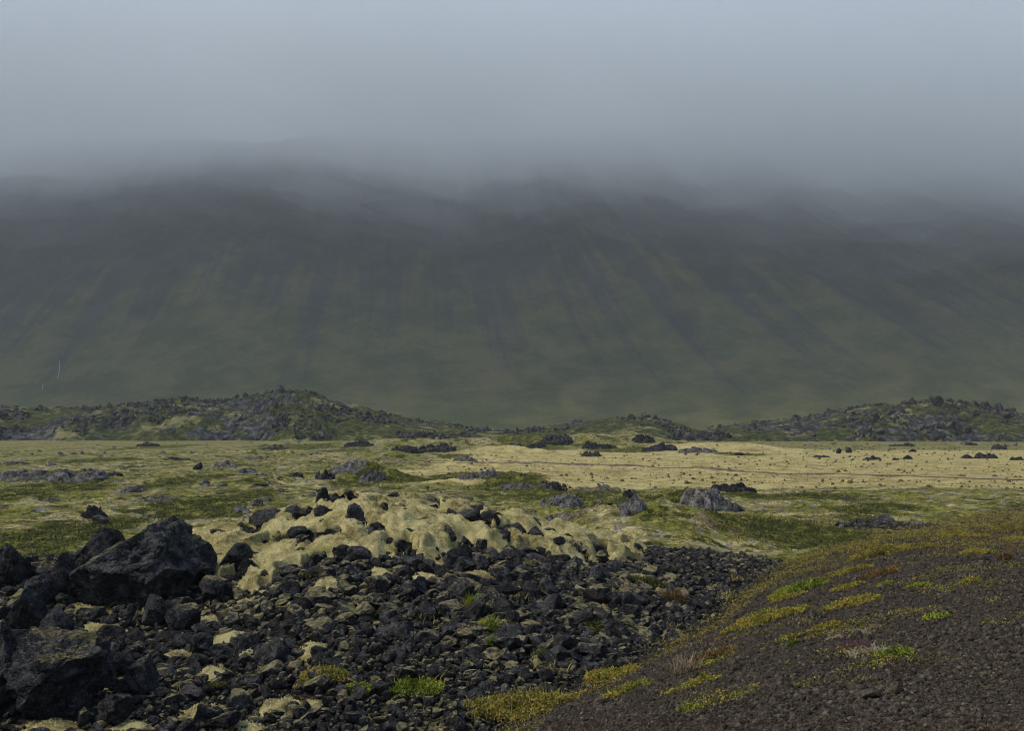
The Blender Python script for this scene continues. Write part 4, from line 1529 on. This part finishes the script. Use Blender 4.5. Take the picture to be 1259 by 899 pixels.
for k, (dr, de, am) in enumerate(((-44, .0036, 26), (-10, .0016, 30), (24, .0010, 34), (60, .0006, 38), (105, .00042, 40))):
    cloud_bank('low_cloud', dr, de, 101.0 + 9 * k, am * 1.3, 1010 - 18 * k)
wv, wf = [], []
off = 0
iv, if_ = ico(4)
for (px, py, w_, h_) in [(60, 222, 150, 34), (215, 205, 120, 28), (420, 246, 150, 30), (520, 262, 120, 22), (640, 250, 130, 30), (740, 232, 90, 34), (900, 246, 110, 24)]:
    c = mtn_hit(px, py)
    d = c[1] - 70
    k_ = d / F
    v = iv * (1 + .45 * fbm(iv * 1.6 + px, 4))[:, None]
    v = v * np.array([w_ * k_ * .62, 55, h_ * k_ * .7])
    v[:, 2] += .25 * v[:, 0] * math.sin(px)
    cc = ray(px, py) * d + CAM * np.array([1, 0, 1])
    wv.append(v + cc)
    wf.append(if_ + off)
    off += len(v)
tag(mk('low_cloud', np.concatenate(wv), np.concatenate(wf), volume_mat('cloud_shreds', (.966, .988, 1.0), .0012), None, True), kind='stuff')  # loose wisps of the same low cloud

hz = np.array([(x, y, z) for x in (-6600, 6600) for y in (-6600, 6600) for z in (-14, 720)], float)
hf = np.array([(0, 1, 3, 2), (4, 6, 7, 5), (0, 4, 5, 1), (2, 3, 7, 6), (0, 2, 6, 4), (1, 5, 7, 3)])
tag(mk('haze', hz, hf, volume_mat('thin_mist', (.70, .76, .80), .00020), None, False), kind='stuff')

# ------------------------------------------------------------------ sky and sun
SKYLO, SKYHI = .32, 1.85
ELEV, AZ = 48.0, -104.0        # sun height, and its bearing from the view direction (negative: to the left)
w = bpy.data.worlds.new('World')
sc.world = w
w.use_nodes = True
t = w.node_tree
bg = t.nodes['Background']
sky = t.nodes.new('ShaderNodeTexSky')
sky.sky_type = 'NISHITA'
sky.sun_disc = False
sky.sun_elevation = math.radians(ELEV)
sky.sun_rotation = math.radians(AZ)
sky.air_density = 1.0
sky.dust_density = 1.0
hs_ = t.nodes.new('ShaderNodeHueSaturation')
hs_.inputs['Saturation'].default_value = .98
t.links.new(sky.outputs[0], hs_.inputs['Color'])
tc = t.nodes.new('ShaderNodeTexCoord')
sx = t.nodes.new('ShaderNodeSeparateXYZ')
t.links.new(tc.outputs['Generated'], sx.inputs[0])
mr = t.nodes.new('ShaderNodeMapRange')          # an overcast sky is three times brighter overhead than at the skyline
mr.inputs[1].default_value, mr.inputs[2].default_value = 0.0, 1.0
mr.inputs[3].default_value, mr.inputs[4].default_value = SKYLO, SKYHI
t.links.new(sx.outputs[2], mr.inputs[0])
ml = t.nodes.new('ShaderNodeMix')
ml.data_type, ml.blend_type = 'RGBA', 'MULTIPLY'
ml.inputs[0].default_value = 1.0
t.links.new(hs_.outputs[0], ml.inputs[6])
t.links.new(mr.outputs[0], ml.inputs[7])
# the overcast is thinner low down ahead and to the right
dp = t.nodes.new('ShaderNodeVectorMath')
dp.operation = 'DOT_PRODUCT'
dp.inputs[1].default_value = (.13, .93, .34)
t.links.new(tc.outputs['Generated'], dp.inputs[0])
m2 = t.nodes.new('ShaderNodeMapRange')
m2.interpolation_type = 'SMOOTHSTEP'
m2.inputs[1].default_value, m2.inputs[2].default_value = .84, 1.0
m2.inputs[3].default_value, m2.inputs[4].default_value = .84, 1.16
t.links.new(dp.outputs['Value'], m2.inputs[0])
m3 = t.nodes.new('ShaderNodeMix')
m3.data_type, m3.blend_type = 'RGBA', 'MULTIPLY'
m3.inputs[0].default_value = 1.0
t.links.new(ml.outputs[2], m3.inputs[6])
t.links.new(m2.outputs[0], m3.inputs[7])
t.links.new(m3.outputs[2], bg.inputs['Color'])
bg.inputs['Strength'].default_value = .11
sun = bpy.data.lights.new('sun', 'SUN')
sun.energy = 1.5
sun.angle = math.radians(14)
sun.color = (1.0, .90, .72)
so = bpy.data.objects.new('sun', sun)
col.objects.link(so)
e, a = math.radians(ELEV), math.radians(AZ)
dirv = Vector((math.sin(a) * math.cos(e), math.cos(a) * math.cos(e), math.sin(e)))
so.rotation_euler = dirv.to_track_quat('Z', 'Y').to_euler()

# ------------------------------------------------------------------ render settings
sc.view_settings.view_transform = 'Standard'
sc.view_settings.look = 'None'
sc.view_settings.exposure = 0.88
sc.view_settings.gamma = 1.0
DENOISE = True
sc.render.engine = 'CYCLES'
cy_ = sc.cycles
cy_.max_bounces = 16
cy_.diffuse_bounces = 3
cy_.glossy_bounces = 2
cy_.transmission_bounces = 2
cy_.volume_bounces = 14
cy_.transparent_max_bounces = 8
cy_.use_adaptive_sampling = False
cy_.use_denoising = DENOISE
cy_.pixel_filter_type = 'BLACKMAN_HARRIS'
cy_.filter_width = 1.1
cy_.denoiser = 'OPENIMAGEDENOISE'
